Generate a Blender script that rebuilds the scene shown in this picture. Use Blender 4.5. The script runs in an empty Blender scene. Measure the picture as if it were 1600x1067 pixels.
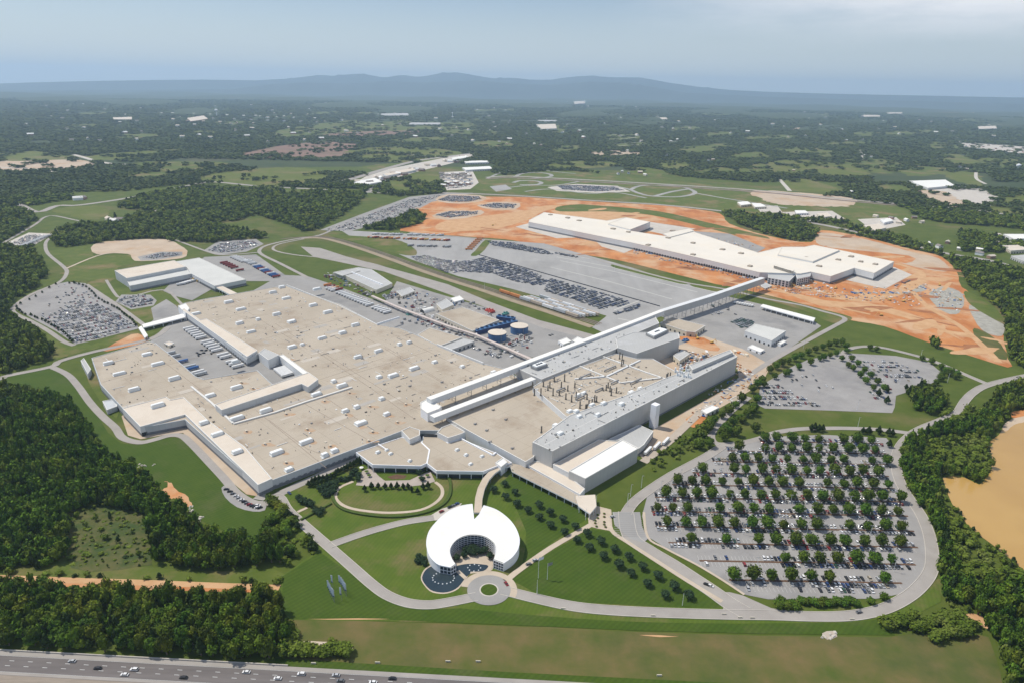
import bpy, math, random
import numpy as np
from mathutils import Vector, Matrix
from mathutils.geometry import tessellate_polygon
random.seed(7); RNG = np.random.default_rng(7)
SC = bpy.context.scene
COL = SC.collection

# ------------------------------------------------------------------ camera
FPX, CAMH = 1066.7, 350.0
PITCH, ROLL = math.radians(20.5), math.radians(1.07)
fwd = Vector((0, math.cos(PITCH), -math.sin(PITCH)))
up0 = Vector((0, math.sin(PITCH), math.cos(PITCH)))
rt0 = Vector((1, 0, 0))
RT = rt0 * math.cos(ROLL) + up0 * math.sin(ROLL)
UP = up0 * math.cos(ROLL) - rt0 * math.sin(ROLL)
camd = bpy.data.cameras.new('camera'); cam = bpy.data.objects.new('camera', camd); COL.objects.link(cam)
camd.sensor_width = 36.0; camd.lens = 36.0 * FPX / 1600.0; camd.clip_start = 1.0; camd.clip_end = 90000.0
m = Matrix((RT, UP, -fwd)).transposed().to_4x4(); m.translation = Vector((0, 0, CAMH)); cam.matrix_world = m
SC.camera = cam

# ------------------------------------------------------------------ sky and sun
SUN_EL = math.radians(58); SUN_AZ = (-0.93, 0.37)          # the sun stands to the left, a little behind the plant
world = bpy.data.worlds.new('World'); SC.world = world; world.use_nodes = True
wn = world.node_tree.nodes; wl = world.node_tree.links
bg = wn['Background']; bg.inputs['Strength'].default_value = 0.10
sky = wn.new('ShaderNodeTexSky'); sky.sky_type = 'NISHITA'; sky.sun_disc = False
sky.sun_elevation = SUN_EL; sky.sun_rotation = math.atan2(SUN_AZ[0], SUN_AZ[1])
sky.altitude = 350; sky.air_density = 1.0; sky.dust_density = 1.3; sky.ozone_density = 1.0
tc = wn.new('ShaderNodeTexCoord'); mp = wn.new('ShaderNodeMapping'); mp.inputs['Scale'].default_value = (1.6, 2.2, 9.0)
mp.inputs['Rotation'].default_value = (0, 0.12, 0.5)
nz = wn.new('ShaderNodeTexNoise'); nz.inputs['Scale'].default_value = 1.7; nz.inputs['Detail'].default_value = 9; nz.inputs['Roughness'].default_value = 0.6
rp = wn.new('ShaderNodeValToRGB'); rp.color_ramp.elements[0].position = 0.36; rp.color_ramp.elements[1].position = 0.60
sx = wn.new('ShaderNodeSeparateXYZ'); hi = wn.new('ShaderNodeMapRange')
hi.inputs['From Min'].default_value = 0.045; hi.inputs['From Max'].default_value = 0.10
rgt = wn.new('ShaderNodeMapRange'); rgt.inputs['From Min'].default_value = 0.10; rgt.inputs['From Max'].default_value = 0.50
mu = wn.new('ShaderNodeMath'); mu.operation = 'MULTIPLY'; mu2 = wn.new('ShaderNodeMath'); mu2.operation = 'MULTIPLY'
mx = wn.new('ShaderNodeMixRGB'); mx.inputs['Color2'].default_value = (9.6, 9.8, 10.2, 1)
wl.new(tc.outputs['Generated'], mp.inputs['Vector']); wl.new(mp.outputs['Vector'], nz.inputs['Vector'])
wl.new(nz.outputs['Fac'], rp.inputs['Fac']); wl.new(tc.outputs['Generated'], sx.inputs[0])
wl.new(sx.outputs['Z'], hi.inputs['Value']); wl.new(sx.outputs['X'], rgt.inputs['Value'])
wl.new(rp.outputs['Color'], mu.inputs[0]); wl.new(hi.outputs[0], mu.inputs[1])
wl.new(mu.outputs[0], mu2.inputs[0]); wl.new(rgt.outputs[0], mu2.inputs[1])
wl.new(mu2.outputs[0], mx.inputs['Fac']); tn = wn.new('ShaderNodeMixRGB'); tn.blend_type = 'MULTIPLY'; tn.inputs['Fac'].default_value = 1; tn.inputs['Color2'].default_value = (.86, .97, 1.12, 1)
hz2 = wn.new('ShaderNodeMapRange'); hz2.interpolation_type = 'SMOOTHSTEP'; hz2.inputs['From Min'].default_value = -0.02; hz2.inputs['From Max'].default_value = 0.17; hz2.inputs['To Min'].default_value = 0.85; hz2.inputs['To Max'].default_value = 0.0
pale = wn.new('ShaderNodeMixRGB'); pale.inputs['Color2'].default_value = (7.4, 8.2, 8.6, 1)
wl.new(sx.outputs['Z'], hz2.inputs['Value']); wl.new(hz2.outputs[0], pale.inputs['Fac'])
wl.new(sky.outputs['Color'], tn.inputs['Color1']); wl.new(tn.outputs['Color'], pale.inputs['Color1']); wl.new(pale.outputs['Color'], mx.inputs['Color1']); wl.new(mx.outputs['Color'], bg.inputs['Color'])
sl = bpy.data.lights.new('sun', 'SUN'); sl.energy = 4.4; sl.angle = math.radians(0.5); sl.color = (1.0, 0.94, 0.83)
so = bpy.data.objects.new('sun', sl); COL.objects.link(so)
sd = Vector((SUN_AZ[0] * math.cos(SUN_EL), SUN_AZ[1] * math.cos(SUN_EL), math.sin(SUN_EL))).normalized()
so.rotation_euler = sd.to_track_quat('Z', 'Y').to_euler(); so.location = (0, 0, 1500)
SC.view_settings.view_transform = 'Standard'; SC.view_settings.look = 'None'
SC.view_settings.exposure = -0.08; SC.view_settings.gamma = 1.0
SC.cycles.max_bounces = 4; SC.cycles.volume_bounces = 1; SC.cycles.use_denoising = True

# ------------------------------------------------------------------ geometry helpers
def ray(px, py):
    return fwd + RT * ((px - 800) / FPX) + UP * ((533.5 - py) / FPX)
def P(px, py, z=0.0):                       # the world point at height z seen at a pixel of the photograph
    d = ray(px, py); t = (z - CAMH) / min(d.z, -1e-4)
    return Vector((d.x * t, d.y * t, z))
def proj(x, y, z=0.0):
    x = np.asarray(x, float); y = np.asarray(y, float); q = z - CAMH
    f = y * fwd.y + q * fwd.z; r = x * RT.x + y * RT.y + q * RT.z; u = x * UP.x + y * UP.y + q * UP.z
    f = np.where(f < 1, 1, f)
    return 800 + FPX * r / f, 533.5 - FPX * u / f
def PL(s, z=0.0, o=None, k=4.0):            # "x,y x,y ..." -> world points; o = origin of a zoomed window of scale k
    out = []
    for t in s.split():
        a, b = t.split(','); a, b = float(a), float(b)
        if o: a, b = o[0] + a / k, o[1] + b / k
        out.append(P(a, b, z))
    return out
AX = Vector((math.sin(math.radians(45)), math.cos(math.radians(45)), 0)); BX = Vector((-AX.y, AX.x, 0))

# raster of where no tree may stand, and of the woods
MX0, MY0, MW, MH = -500, 100, 2600, 1200
NOTREE = np.zeros((MH, MW), bool); WOOD = np.zeros((MH, MW), np.uint8)
def fill(mask, pts, val=True):
    n = len(pts); ys = [p[1] for p in pts]
    for r in range(max(0, int(min(ys) - MY0)), min(MH, int(max(ys) - MY0) + 2)):
        yy = r + MY0 + 0.5; xs = []
        for i in range(n):
            x1, y1 = pts[i]; x2, y2 = pts[(i + 1) % n]
            if (y1 <= yy) != (y2 <= yy): xs.append(x1 + (yy - y1) * (x2 - x1) / (y2 - y1))
        xs.sort()
        for a, b in zip(xs[::2], xs[1::2]):
            a = max(0, int(round(a - MX0))); b = min(MW, int(round(b - MX0)))
            if b > a: mask[r, a:b] = val
def block(pts):
    fill(NOTREE, [tuple(float(v) for v in proj(p.x, p.y)) for p in pts])

def tag(o, label=None, cat=None, group=None, kind=None):
    if label: o['label'] = label
    if cat: o['category'] = cat
    if group: o['group'] = group
    if kind: o['kind'] = kind
    return o
def thing(name, label, cat, loc=(0, 0, 0), rz=0.0, group=None):
    o = bpy.data.objects.new(name, None); COL.objects.link(o); o.empty_display_size = 2
    o.location = loc; o.rotation_euler = (0, 0, rz)
    return tag(o, label, cat, group)

class MB:
    def __init__(s): s.v = []; s.f = []; s.m = []
    def add(s, vs, fs, mi=0):
        b = len(s.v); s.v += [tuple(v) for v in vs]
        for f in fs: s.f.append(tuple(b + i for i in f)); s.m.append(mi)
        return s
    def box(s, c, size, rz=0.0, mi=0, taper=1.0):       # c = centre of the base
        hx, hy, h = size[0] / 2, size[1] / 2, size[2]; ca, sa = math.cos(rz), math.sin(rz); vs = []
        for zz, k in ((0, 1.0), (h, taper)):
            for dx, dy in ((-hx, -hy), (hx, -hy), (hx, hy), (-hx, hy)):
                dx *= k; dy *= k
                vs.append((c[0] + dx * ca - dy * sa, c[1] + dx * sa + dy * ca, c[2] + zz))
        return s.add(vs, [(3, 2, 1, 0), (4, 5, 6, 7), (0, 1, 5, 4), (1, 2, 6, 5), (2, 3, 7, 6), (3, 0, 4, 7)], mi)
    def walls(s, pts, z0, z1, mi=0):
        n = len(pts); b = [(p[0], p[1], z0) for p in pts] + [(p[0], p[1], z1) for p in pts]
        return s.add(b, [(i, (i + 1) % n, n + (i + 1) % n, n + i) for i in range(n)], mi)
    def cap(s, pts, z, mi=0):
        vs = [Vector((p[0], p[1], 0)) for p in pts]
        tr = tessellate_polygon([vs]); out = []
        for a, b, c in tr:
            cr = (vs[b] - vs[a]).cross(vs[c] - vs[a]).z
            if abs(cr) < 1e-6: continue
            out.append((a, b, c) if cr > 0 else (a, c, b))
        return s.add([(v.x, v.y, z) for v in vs], out, mi)
    def prism(s, pts, z0, z1, mi=0):
        return s.walls(pts, z0, z1, mi).cap(pts, z1, mi)
    def cyl(s, c, r, h, n=16, mi=0, r2=None, cap=True):
        r2 = r if r2 is None else r2; vs = []
        for zz, rr in ((0, r), (h, r2)):
            vs += [(c[0] + rr * math.cos(2 * math.pi * i / n), c[1] + rr * math.sin(2 * math.pi * i / n), c[2] + zz) for i in range(n)]
        fs = [(i, (i + 1) % n, n + (i + 1) % n, n + i) for i in range(n)]
        if cap: fs.append(tuple(range(n, 2 * n)))
        return s.add(vs, fs, mi)
    def beam(s, a, b, w, mi=0):
        a, b = Vector(a), Vector(b); d = (b - a).normalized()
        x = d.cross(Vector((0, 0, 1)));  x = x.normalized() if x.length > .01 else Vector((1, 0, 0)); y = d.cross(x)
        vs = [p + x * (i * w / 2) + y * (j * w / 2) for p in (a, b) for i, j in ((-1, -1), (1, -1), (1, 1), (-1, 1))]
        return s.add(vs, [(3, 2, 1, 0), (4, 5, 6, 7), (0, 1, 5, 4), (1, 2, 6, 5), (2, 3, 7, 6), (3, 0, 4, 7)], mi)
    def build(s, name, mats, parent=None, smooth=False):
        me = bpy.data.meshes.new(name); off = Vector((0, 0, 0)); rz = 0
        if parent is not None:
            off = parent.location.copy(); pr = parent
            while pr.parent is not None: pr = pr.parent; off = off + pr.location
        me.from_pydata([(v[0] - off.x, v[1] - off.y, v[2] - off.z) for v in s.v], [], s.f)
        mats = mats if isinstance(mats, (list, tuple)) else [mats]
        for mm in mats: me.materials.append(mm)
        if len(mats) > 1: me.polygons.foreach_set('material_index', [min(i, len(mats) - 1) for i in s.m])
        if smooth: me.polygons.foreach_set('use_smooth', [True] * len(me.polygons))
        me.update()
        o = bpy.data.objects.new(name, me); COL.objects.link(o)
        if parent is not None: o.parent = parent
        return o

def trimesh(name, V, T, mats, mi=None):
    me = bpy.data.meshes.new(name); V = np.asarray(V, np.float32); T = np.asarray(T, np.int32)
    me.vertices.add(len(V)); me.vertices.foreach_set('co', V.ravel())
    me.loops.add(T.size); me.loops.foreach_set('vertex_index', T.ravel())
    me.polygons.add(len(T)); me.polygons.foreach_set('loop_start', np.arange(0, T.size, T.shape[1], dtype=np.int32))
    me.update(calc_edges=True)
    for mm in (mats if isinstance(mats, (list, tuple)) else [mats]): me.materials.append(mm)
    if mi is not None: me.polygons.foreach_set('material_index', np.asarray(mi, np.int32))
    me.validate(); o = bpy.data.objects.new(name, me); COL.objects.link(o)
    return o
def scatter(protoV, protoT, pos, sc, rot):               # many transformed copies in one array
    pos = np.asarray(pos, float).reshape(-1, 3); n = len(pos); sc = np.asarray(sc, float).reshape(n, -1)
    if sc.shape[1] == 1: sc = np.repeat(sc, 3, 1)
    c, s = np.cos(rot), np.sin(rot); v = protoV[None] * sc[:, None, :]
    x = v[..., 0] * c[:, None] - v[..., 1] * s[:, None] + pos[:, 0:1]
    y = v[..., 0] * s[:, None] + v[..., 1] * c[:, None] + pos[:, 1:2]
    z = v[..., 2] + pos[:, 2:3]
    V = np.stack([x, y, z], -1).reshape(-1, 3)
    T = (protoT[None] + (np.arange(n) * len(protoV))[:, None, None]).reshape(-1, protoT.shape[1])
    return V, T
def smooth_poly(pts, k=4, closed=True, jit=0.0):
    n = len(pts); out = []
    for i in range(n if closed else n - 1):
        if closed: p0, p1, p2, p3 = pts[i - 1], pts[i], pts[(i + 1) % n], pts[(i + 2) % n]
        else: p0, p1, p2, p3 = pts[max(i - 1, 0)], pts[i], pts[i + 1], pts[min(i + 2, n - 1)]
        for j in range(k):
            t = j / k; q = 0.5 * ((2 * p1) + (p2 - p0) * t + (2 * p0 - 5 * p1 + 4 * p2 - p3) * t * t + (3 * p1 - p0 - 3 * p2 + p3) * t ** 3)
            if jit: q = q + Vector((random.uniform(-jit, jit), random.uniform(-jit, jit), 0))
            out.append(q)
    if not closed: out.append(pts[-1].copy())
    return out
def offset(pts, d):                                       # inward offset of a polygon (positive d = inwards)
    n = len(pts); ar = sum(pts[i].x * pts[(i + 1) % n].y - pts[(i + 1) % n].x * pts[i].y for i in range(n)); sg = 1 if ar > 0 else -1
    out = []
    for i in range(n):
        a, b, c = pts[i - 1], pts[i], pts[(i + 1) % n]
        e1 = Vector((b.x - a.x, b.y - a.y)).normalized(); e2 = Vector((c.x - b.x, c.y - b.y)).normalized()
        n1 = Vector((-e1.y, e1.x)) * sg; n2 = Vector((-e2.y, e2.x)) * sg
        bis = n1 + n2; L = bis.length
        if L < 1e-3: out.append(Vector((b.x, b.y, b.z))); continue
        bis /= L; k = d / max(0.35, bis.dot(n1))
        out.append(Vector((b.x + bis.x * k, b.y + bis.y * k, b.z)))
    return out

# ------------------------------------------------------------------ materials
MATS = {}
def mat(name, c1, c2=None, s=0.2, c3=None, s3=0.01, lo3=0.5, hi3=0.62, rough=0.9, detail=6.0, stripe=None, panel=None, spec=0.2, metal=0.0, island=0.0, bump=0.0, squash=None, lo=0.3, hi=0.7, seams=None, orand=0.0):
    if name in MATS: return MATS[name]
    mt = bpy.data.materials.new(name); mt.use_nodes = True; nt = mt.node_tree; n = nt.nodes; l = nt.links
    b = n['Principled BSDF']; b.inputs['Roughness'].default_value = rough; b.inputs['Specular IOR Level'].default_value = spec; b.inputs['Metallic'].default_value = metal
    c2 = c2 or tuple(x * 0.8 for x in c1)
    g = n.new('ShaderNodeNewGeometry'); vec = g.outputs['Position']
    if squash:
        r = n.new('ShaderNodeMapping'); r.inputs['Rotation'].default_value = (0, 0, squash[0]); r.inputs['Scale'].default_value = (1, squash[1], 1)
        l.new(vec, r.inputs['Vector']); vec = r.outputs[0]
    nz = n.new('ShaderNodeTexNoise'); nz.inputs['Scale'].default_value = s; nz.inputs['Detail'].default_value = detail; nz.inputs['Roughness'].default_value = 0.62
    l.new(vec, nz.inputs['Vector'])
    rp = n.new('ShaderNodeValToRGB'); e = rp.color_ramp.elements
    e[0].position = lo; e[0].color = (*c1, 1); e[1].position = hi; e[1].color = (*c2, 1); l.new(nz.outputs['Fac'], rp.inputs['Fac']); col = rp.outputs['Color']
    if c3:
        n3 = n.new('ShaderNodeTexNoise'); n3.inputs['Scale'].default_value = s3; n3.inputs['Detail'].default_value = 7; n3.inputs['Roughness'].default_value = 0.65
        l.new(g.outputs['Position'], n3.inputs['Vector']); mr = n.new('ShaderNodeMapRange'); mr.inputs['From Min'].default_value = lo3; mr.inputs['From Max'].default_value = hi3
        l.new(n3.outputs['Fac'], mr.inputs['Value']); mxx = n.new('ShaderNodeMixRGB'); mxx.inputs['Color2'].default_value = (*c3, 1)
        l.new(mr.outputs[0], mxx.inputs['Fac']); l.new(col, mxx.inputs['Color1']); col = mxx.outputs['Color']
    def mulv(col, fac, amt):                              # darken by amt where fac = 1
        mm = n.new('ShaderNodeMixRGB'); mm.blend_type = 'MULTIPLY'; mm.inputs['Color2'].default_value = (1 - amt,) * 3 + (1,)
        l.new(fac, mm.inputs['Fac']); l.new(col, mm.inputs['Color1']); return mm.outputs['Color']
    for st in (stripe or []):                             # (angle, period m, amount) mown or rolled lines
        mpn = n.new('ShaderNodeMapping'); mpn.inputs['Rotation'].default_value = (0, 0, st[0]); l.new(g.outputs['Position'], mpn.inputs['Vector'])
        wv = n.new('ShaderNodeTexWave'); wv.inputs['Scale'].default_value = 0.314 / st[1]; wv.inputs['Distortion'].default_value = 0.8; wv.inputs['Detail'].default_value = 2; wv.inputs['Detail Scale'].default_value = 0.05
        l.new(mpn.outputs[0], wv.inputs['Vector']); col = mulv(col, wv.outputs['Fac'], st[2])
    for st in (seams or []):                              # (angle, period m, width fraction, amount) welded membrane joints
        mpn = n.new('ShaderNodeMapping'); mpn.inputs['Rotation'].default_value = (0, 0, st[0]); l.new(g.outputs['Position'], mpn.inputs['Vector'])
        sp = n.new('ShaderNodeSeparateXYZ'); l.new(mpn.outputs[0], sp.inputs[0]); d = n.new('ShaderNodeMath'); d.operation = 'DIVIDE'; d.inputs[1].default_value = st[1]; l.new(sp.outputs[0], d.inputs[0])
        fr = n.new('ShaderNodeMath'); fr.operation = 'FRACT'; l.new(d.outputs[0], fr.inputs[0]); lt = n.new('ShaderNodeMath'); lt.operation = 'LESS_THAN'; lt.inputs[1].default_value = st[2]; l.new(fr.outputs[0], lt.inputs[0])
        col = mulv(col, lt.outputs[0], st[3])
    if orand:
        oi = n.new('ShaderNodeObjectInfo'); hs = n.new('ShaderNodeHueSaturation'); mr = n.new('ShaderNodeMapRange'); mr.inputs['To Min'].default_value = 1 - orand; mr.inputs['To Max'].default_value = 1 + orand
        mr2 = n.new('ShaderNodeMapRange'); mr2.inputs['To Min'].default_value = .475; mr2.inputs['To Max'].default_value = .52
        l.new(oi.outputs['Random'], mr.inputs['Value']); l.new(oi.outputs['Random'], mr2.inputs['Value']); l.new(mr.outputs[0], hs.inputs['Value']); l.new(mr2.outputs[0], hs.inputs['Hue']); l.new(col, hs.inputs['Color']); col = hs.outputs['Color']
    if panel:                                             # (period m along x or y, width fraction, amount)
        sp = n.new('ShaderNodeSeparateXYZ'); l.new(g.outputs['Position'], sp.inputs[0])
        d = n.new('ShaderNodeMath'); d.operation = 'DIVIDE'; d.inputs[1].default_value = panel[0]; l.new(sp.outputs[panel[3] if len(panel) > 3 else 0], d.inputs[0])
        fr = n.new('ShaderNodeMath'); fr.operation = 'FRACT'; l.new(d.outputs[0], fr.inputs[0])
        lt = n.new('ShaderNodeMath'); lt.operation = 'LESS_THAN'; lt.inputs[1].default_value = panel[1]; l.new(fr.outputs[0], lt.inputs[0])
        col = mulv(col, lt.outputs[0], panel[2])
    if island:
        hs = n.new('ShaderNodeHueSaturation'); mr = n.new('ShaderNodeMapRange'); mr.inputs['To Min'].default_value = 1 - island; mr.inputs['To Max'].default_value = 1 + island
        l.new(g.outputs['Random Per Island'], mr.inputs['Value']); l.new(mr.outputs[0], hs.inputs['Value']); l.new(col, hs.inputs['Color']); col = hs.outputs['Color']
    l.new(col, b.inputs['Base Color'])
    if bump:
        bp = n.new('ShaderNodeBump'); bp.inputs['Strength'].default_value = bump; bp.inputs['Distance'].default_value = 1.0
        l.new(nz.outputs['Fac'], bp.inputs['Height']); l.new(bp.outputs[0], b.inputs['Normal'])
    MATS[name] = mt; return mt

m_ground = mat('ground_grass', (.054, .086, .008), (.098, .122, .020), .03, (0.175, 0.138, 0.06), .004, .52, .68, detail=10, bump=.3)
m_farground = mat('far_ground', (.034, .058, .018), (.066, .082, .030), .006, (.115, .105, .060), .0011, .60, .72, detail=12)
m_floor = mat('wood_floor', (.014, .028, .008), (.034, .055, .016), .12, detail=8)
m_lawn = mat('mown_lawn', (.068, .114, .010), (.100, .138, .018), .05, (.155, .140, .050), .022, .50, .66, detail=9, stripe=[(.35, 3.2, .10)])
m_lawn2 = mat('deep_lawn', (.045, .086, .006), (.066, .104, .010), .05, (0.0936, 0.108, 0.0336), .02, .55, .75, detail=9, stripe=[(.78, 3.4, .14), (-.78, 3.4, .05)])
m_rough = mat('rough_grass', (.068, .104, .012), (.114, .138, .026), .05, (0.2063, 0.154, 0.0715), .012, .50, .66, detail=9)
m_dry = mat('dry_field', (.070, .098, .016), (.165, .122, .050), .035, (0.062, 0.085, 0.02), .012, .50, .70, detail=11)
m_green = mat('crop_green', (.084, .114, .014), (.130, .145, .028), .02, (0.192, 0.154, 0.07), .006, .5, .7, detail=9)
m_brown = mat('ploughed_field', (.20, .125, .095), (.26, .17, .125), .01, (.12, .11, .06), .006, .5, .7, detail=9)
m_orange = mat('red_clay', (.35, .115, .032), (.58, .26, .095), .03, (.54, .345, .20), .012, .48, .62, detail=14, bump=.8, squash=(-.5, .35))
m_orange2 = mat('clay_track', (.47, .265, .125), (.58, .37, .205), .06, detail=10)
m_tan = mat('tan_earth', (.43, .335, .245), (.53, .43, .325), .03, (.45, .30, .18), .012, .5, .68, detail=11)
m_gravel = mat('grey_stone_pile', (.26, .25, .21), (.42, .40, .35), .10, detail=10)
m_asph = mat('asphalt_pale', (.265, .255, .240), (.335, .322, .305), .03, (.215, .21, .205), .012, .52, .7, detail=10)
m_asph2 = mat('asphalt_storage', (.30, .293, .28), (.37, .36, .345), .03, (.26, .252, .24), .010, .5, .7, detail=9, squash=(-.785, .12))
m_road = mat('road_asphalt', (.30, .275, .25), (.37, .342, .312), .05, detail=9)
m_hwy = mat('motorway_asphalt', (.125, .112, .108), (.18, .162, .155), .02, detail=9, squash=(0.12, 9.0))
m_conc = mat('concrete', (.46, .42, .37), (.56, .52, .46), .05, detail=9)
m_sand = mat('sandstone_path', (.45, .375, .285), (.54, .455, .36), .08, detail=8)
m_white = mat('white_line', (.62, .62, .60), (.72, .72, .70), .5)
m_lot = mat('lot_asphalt', (.275, .262, .25), (.335, .322, .308), .05, (.23, .222, .218), .015, .5, .7, detail=9)
m_rail = mat('rail_ballast', (.15, .115, .095), (.24, .195, .165), .05, detail=8, squash=(-.35, .2))
m_lake = mat('muddy_water', (.42, .245, .070), (.47, .29, .088), .008, c3=(.39, .23, .066), s3=.006, lo3=.42, hi3=.68, rough=.22, spec=.4, detail=3, bump=.03)
m_pool = mat('dark_pool_water', (.022, .035, .045), (.034, .050, .058), .1, rough=.12, spec=.5)
m_mulch = mat('bark_mulch', (.10, .055, .035), (.15, .09, .055), .3)
m_hill = mat('mountain_wood', (.06, .085, .075), (.085, .11, .095), .0008, detail=9)

RF = math.radians(45)
m_rbeige = mat('roof_tan_membrane', (.385, .330, .258), (.465, .405, .325), .012, (.32, .255, .19), .024, .52, .72, detail=11, squash=(RF, .3), seams=[(RF, 18.0, .018, .22), (-RF, 34.0, .010, .25), (RF, 6.0, .03, .05)])
m_rtan = mat('roof_light_tan', (.58, .505, .415), (.66, .59, .50), .03, (.53, .44, .34), .03, .55, .75, detail=9)
m_rwhite = mat('roof_white_membrane', (.73, .72, .675), (.79, .78, .74), .02, (.72, .68, .60), .02, .58, .75, detail=8)
m_rnew = mat('roof_new_cream', (.66, .615, .535), (.74, .69, .605), .010, (.72, .65, .54), .014, .5, .7, detail=8, seams=[(RF, 30, .012, .12), (-RF, 45, .008, .12)])
m_rgrey = mat('roof_grey_metal', (.40, .40, .39), (.47, .47, .455), .02, (.50, .50, .50), .03, .55, .7, detail=8, panel=(4.24, .05, .12))
m_wgrey = mat('wall_grey_cladding', (.46, .455, .44), (.52, .515, .50), .04, panel=(4.24, .06, .12))
m_wlight = mat('wall_light_cladding', (.62, .63, .63), (.68, .69, .69), .04, panel=(4.24, .05, .10))
m_wblue = mat('wall_bluegrey_cladding', (.47, .49, .50), (.54, .56, .57), .04, panel=(5.3, .05, .12))
m_wwhite = mat('white_panel', (.76, .77, .79), (.82, .83, .85), .1)
m_cop = mat('parapet_coping', (.62, .61, .58), (.70, .69, .66), .1)
m_dark = mat('dark_glass', (.018, .024, .032), (.030, .038, .048), .2, rough=.15, spec=.5)
m_glass = mat('tinted_glazing', (.030, .040, .055), (.05, .065, .08), .2, rough=.1, spec=.6)
m_steel = mat('grey_steel', (.24, .24, .24), (.32, .32, .32), .5, rough=.5)
m_stack = mat('exhaust_stack_steel', (.13, .12, .10), (.20, .18, .16), .5, rough=.6)
m_door = mat('dock_door', (.16, .17, .19), (.22, .23, .25), .3)
m_seam = mat('roof_seam', (.25, .20, .16), (.31, .25, .2), .1)
m_rust = mat('rust_stain', (.42, .26, .15), (.45, .36, .27), .2, detail=8)
m_ahu = mat('unit_white', (.74, .76, .75), (.80, .81, .80), .2)
m_blue = mat('blue_paint', (.055, .125, .26), (.075, .16, .31), .2, rough=.5)
m_dblue = mat('deep_blue_paint', (.03, .05, .14), (.05, .075, .19), .2, rough=.5)
m_red = mat('red_paint', (.42, .055, .045), (.5, .09, .06), .2, rough=.5)
m_green_p = mat('teal_paint', (.06, .20, .18), (.10, .26, .24), .2)
m_cream = mat('cream_render', (.62, .56, .45), (.70, .64, .52), .2)
m_pipe = mat('pipe_bridge_cladding', (.52, .44, .40), (.60, .52, .47), .1)
m_brick = mat('house_brick', (.30, .17, .12), (.38, .24, .18), .3)
m_shingle = mat('house_shingle', (.20, .18, .17), (.28, .25, .23), .3)
m_leafA = mat('foliage_wood', (.022, .052, .003), (.112, .166, .010), .085, (.19, .215, .016), .035, .54, .72, detail=6, island=.48, orand=.18, lo=.36, hi=.66, rough=.85)
m_leafB = mat('foliage_lot_tree', (.036, .080, .006), (.098, .150, .012), .10, detail=4, island=.36, orand=.22, rough=.85)
m_leafC = mat('foliage_lawn_tree', (0.0182, 0.0408, 0.018), (0.039, 0.0696, 0.028), .2, detail=4, island=.30)
m_leafD = mat('foliage_conifer', (.018, .040, .008), (.044, .070, .014), .2, detail=4, island=.30)
m_leafE = mat('foliage_scrub', (.075, .118, .010), (.135, .175, .020), .06, (0.144, 0.165, 0.044), .03, .55, .75, detail=5, island=.28)
m_leafF = mat('foliage_far_wood', (.022, .044, .005), (.070, .090, .012), .012, (0.078, 0.1107, 0.0312), .004, .5, .7, detail=8, island=.22)
m_hedge = mat('clipped_hedge', (.050, .090, .016), (.085, .12, .022), .3, island=.2)
m_bark = mat('bark', (.12, .09, .065), (.18, .14, .10), .8)

m_median = mat('median_gravel', (.25, .21, .17), (.32, .27, .22), .1, detail=8, squash=(0.12, 6.0))
m_terrace = mat('terrace_paving', (.36, .31, .27), (.44, .38, .33), .15)
m_scrub = mat('brown_scrub', (.060, .082, .016), (.125, .112, .045), .15, (.045, .075, .018), .03, .48, .6, detail=12, bump=.6)
m_rpale = mat('roof_pale_metal', (.52, .52, .49), (.60, .595, .56), .03, detail=8, panel=(4.24, .05, .06))
m_yardline = mat('pale_yard_strip', (.44, .43, .40), (.52, .51, .47), .05)
m_redc = mat('dark_red_clay', (.27, .100, .042), (.40, .19, .085), .08, detail=9)
m_bank = mat('dry_rail_bank', (.27, .22, .15), (.36, .29, .20), .1, detail=8)
m_track = mat('sandy_site_road', (.38, .32, .26), (.47, .41, .34), .08, detail=8)
# ------------------------------------------------------------------ the ground and what lies flat on it
NS = [0]
def lz(layer): NS[0] += 1; return layer * .05 + (NS[0] % 12) * .004
def sheet(name, pts, mt, layer, smooth=0, jit=0.0, nt=True, z=None):
    if smooth: pts = smooth_poly(pts, smooth, True, jit)
    o = MB().cap(pts, lz(layer) if z is None else z).build(name, mt)
    tag(o, kind='structure')
    if nt: block(pts)
    return o
def strip_pts(c, w):
    L, R_ = [], []
    for i, p in enumerate(c):
        a = c[max(i - 1, 0)]; b = c[min(i + 1, len(c) - 1)]; d = Vector((b.x - a.x, b.y - a.y)).normalized(); n = Vector((-d.y, d.x))
        ww = w[i] if isinstance(w, (list, tuple)) else w
        L.append(Vector((p.x + n.x * ww / 2, p.y + n.y * ww / 2, 0))); R_.append(Vector((p.x - n.x * ww / 2, p.y - n.y * ww / 2, 0)))
    return L, R_
def strip(name, c, w, mt, layer, sm=4, nt=True, kerb=False, z=None):
    if sm: c = smooth_poly(c, sm, False)
    L, R_ = strip_pts(c, w); n = len(c); zz = lz(layer) if z is None else z
    o = MB().add([(p.x, p.y, zz) for p in L] + [(p.x, p.y, zz) for p in R_], [(n + i, n + i + 1, i + 1, i) for i in range(n - 1)]).build(name, mt)
    tag(o, kind='structure')
    if nt:
        for i in range(n - 1): block([L[i], L[i + 1], R_[i + 1], R_[i]])
    if kerb:
        k = MB()
        for side in (strip_pts(c, w + .5)[0], strip_pts(c, w + .5)[1]):
            for i in range(n - 1): k.beam((side[i].x, side[i].y, zz + .02), (side[i + 1].x, side[i + 1].y, zz + .02), .45)
        tag(k.build('kerb', m_conc), kind='structure')
    return o

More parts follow.
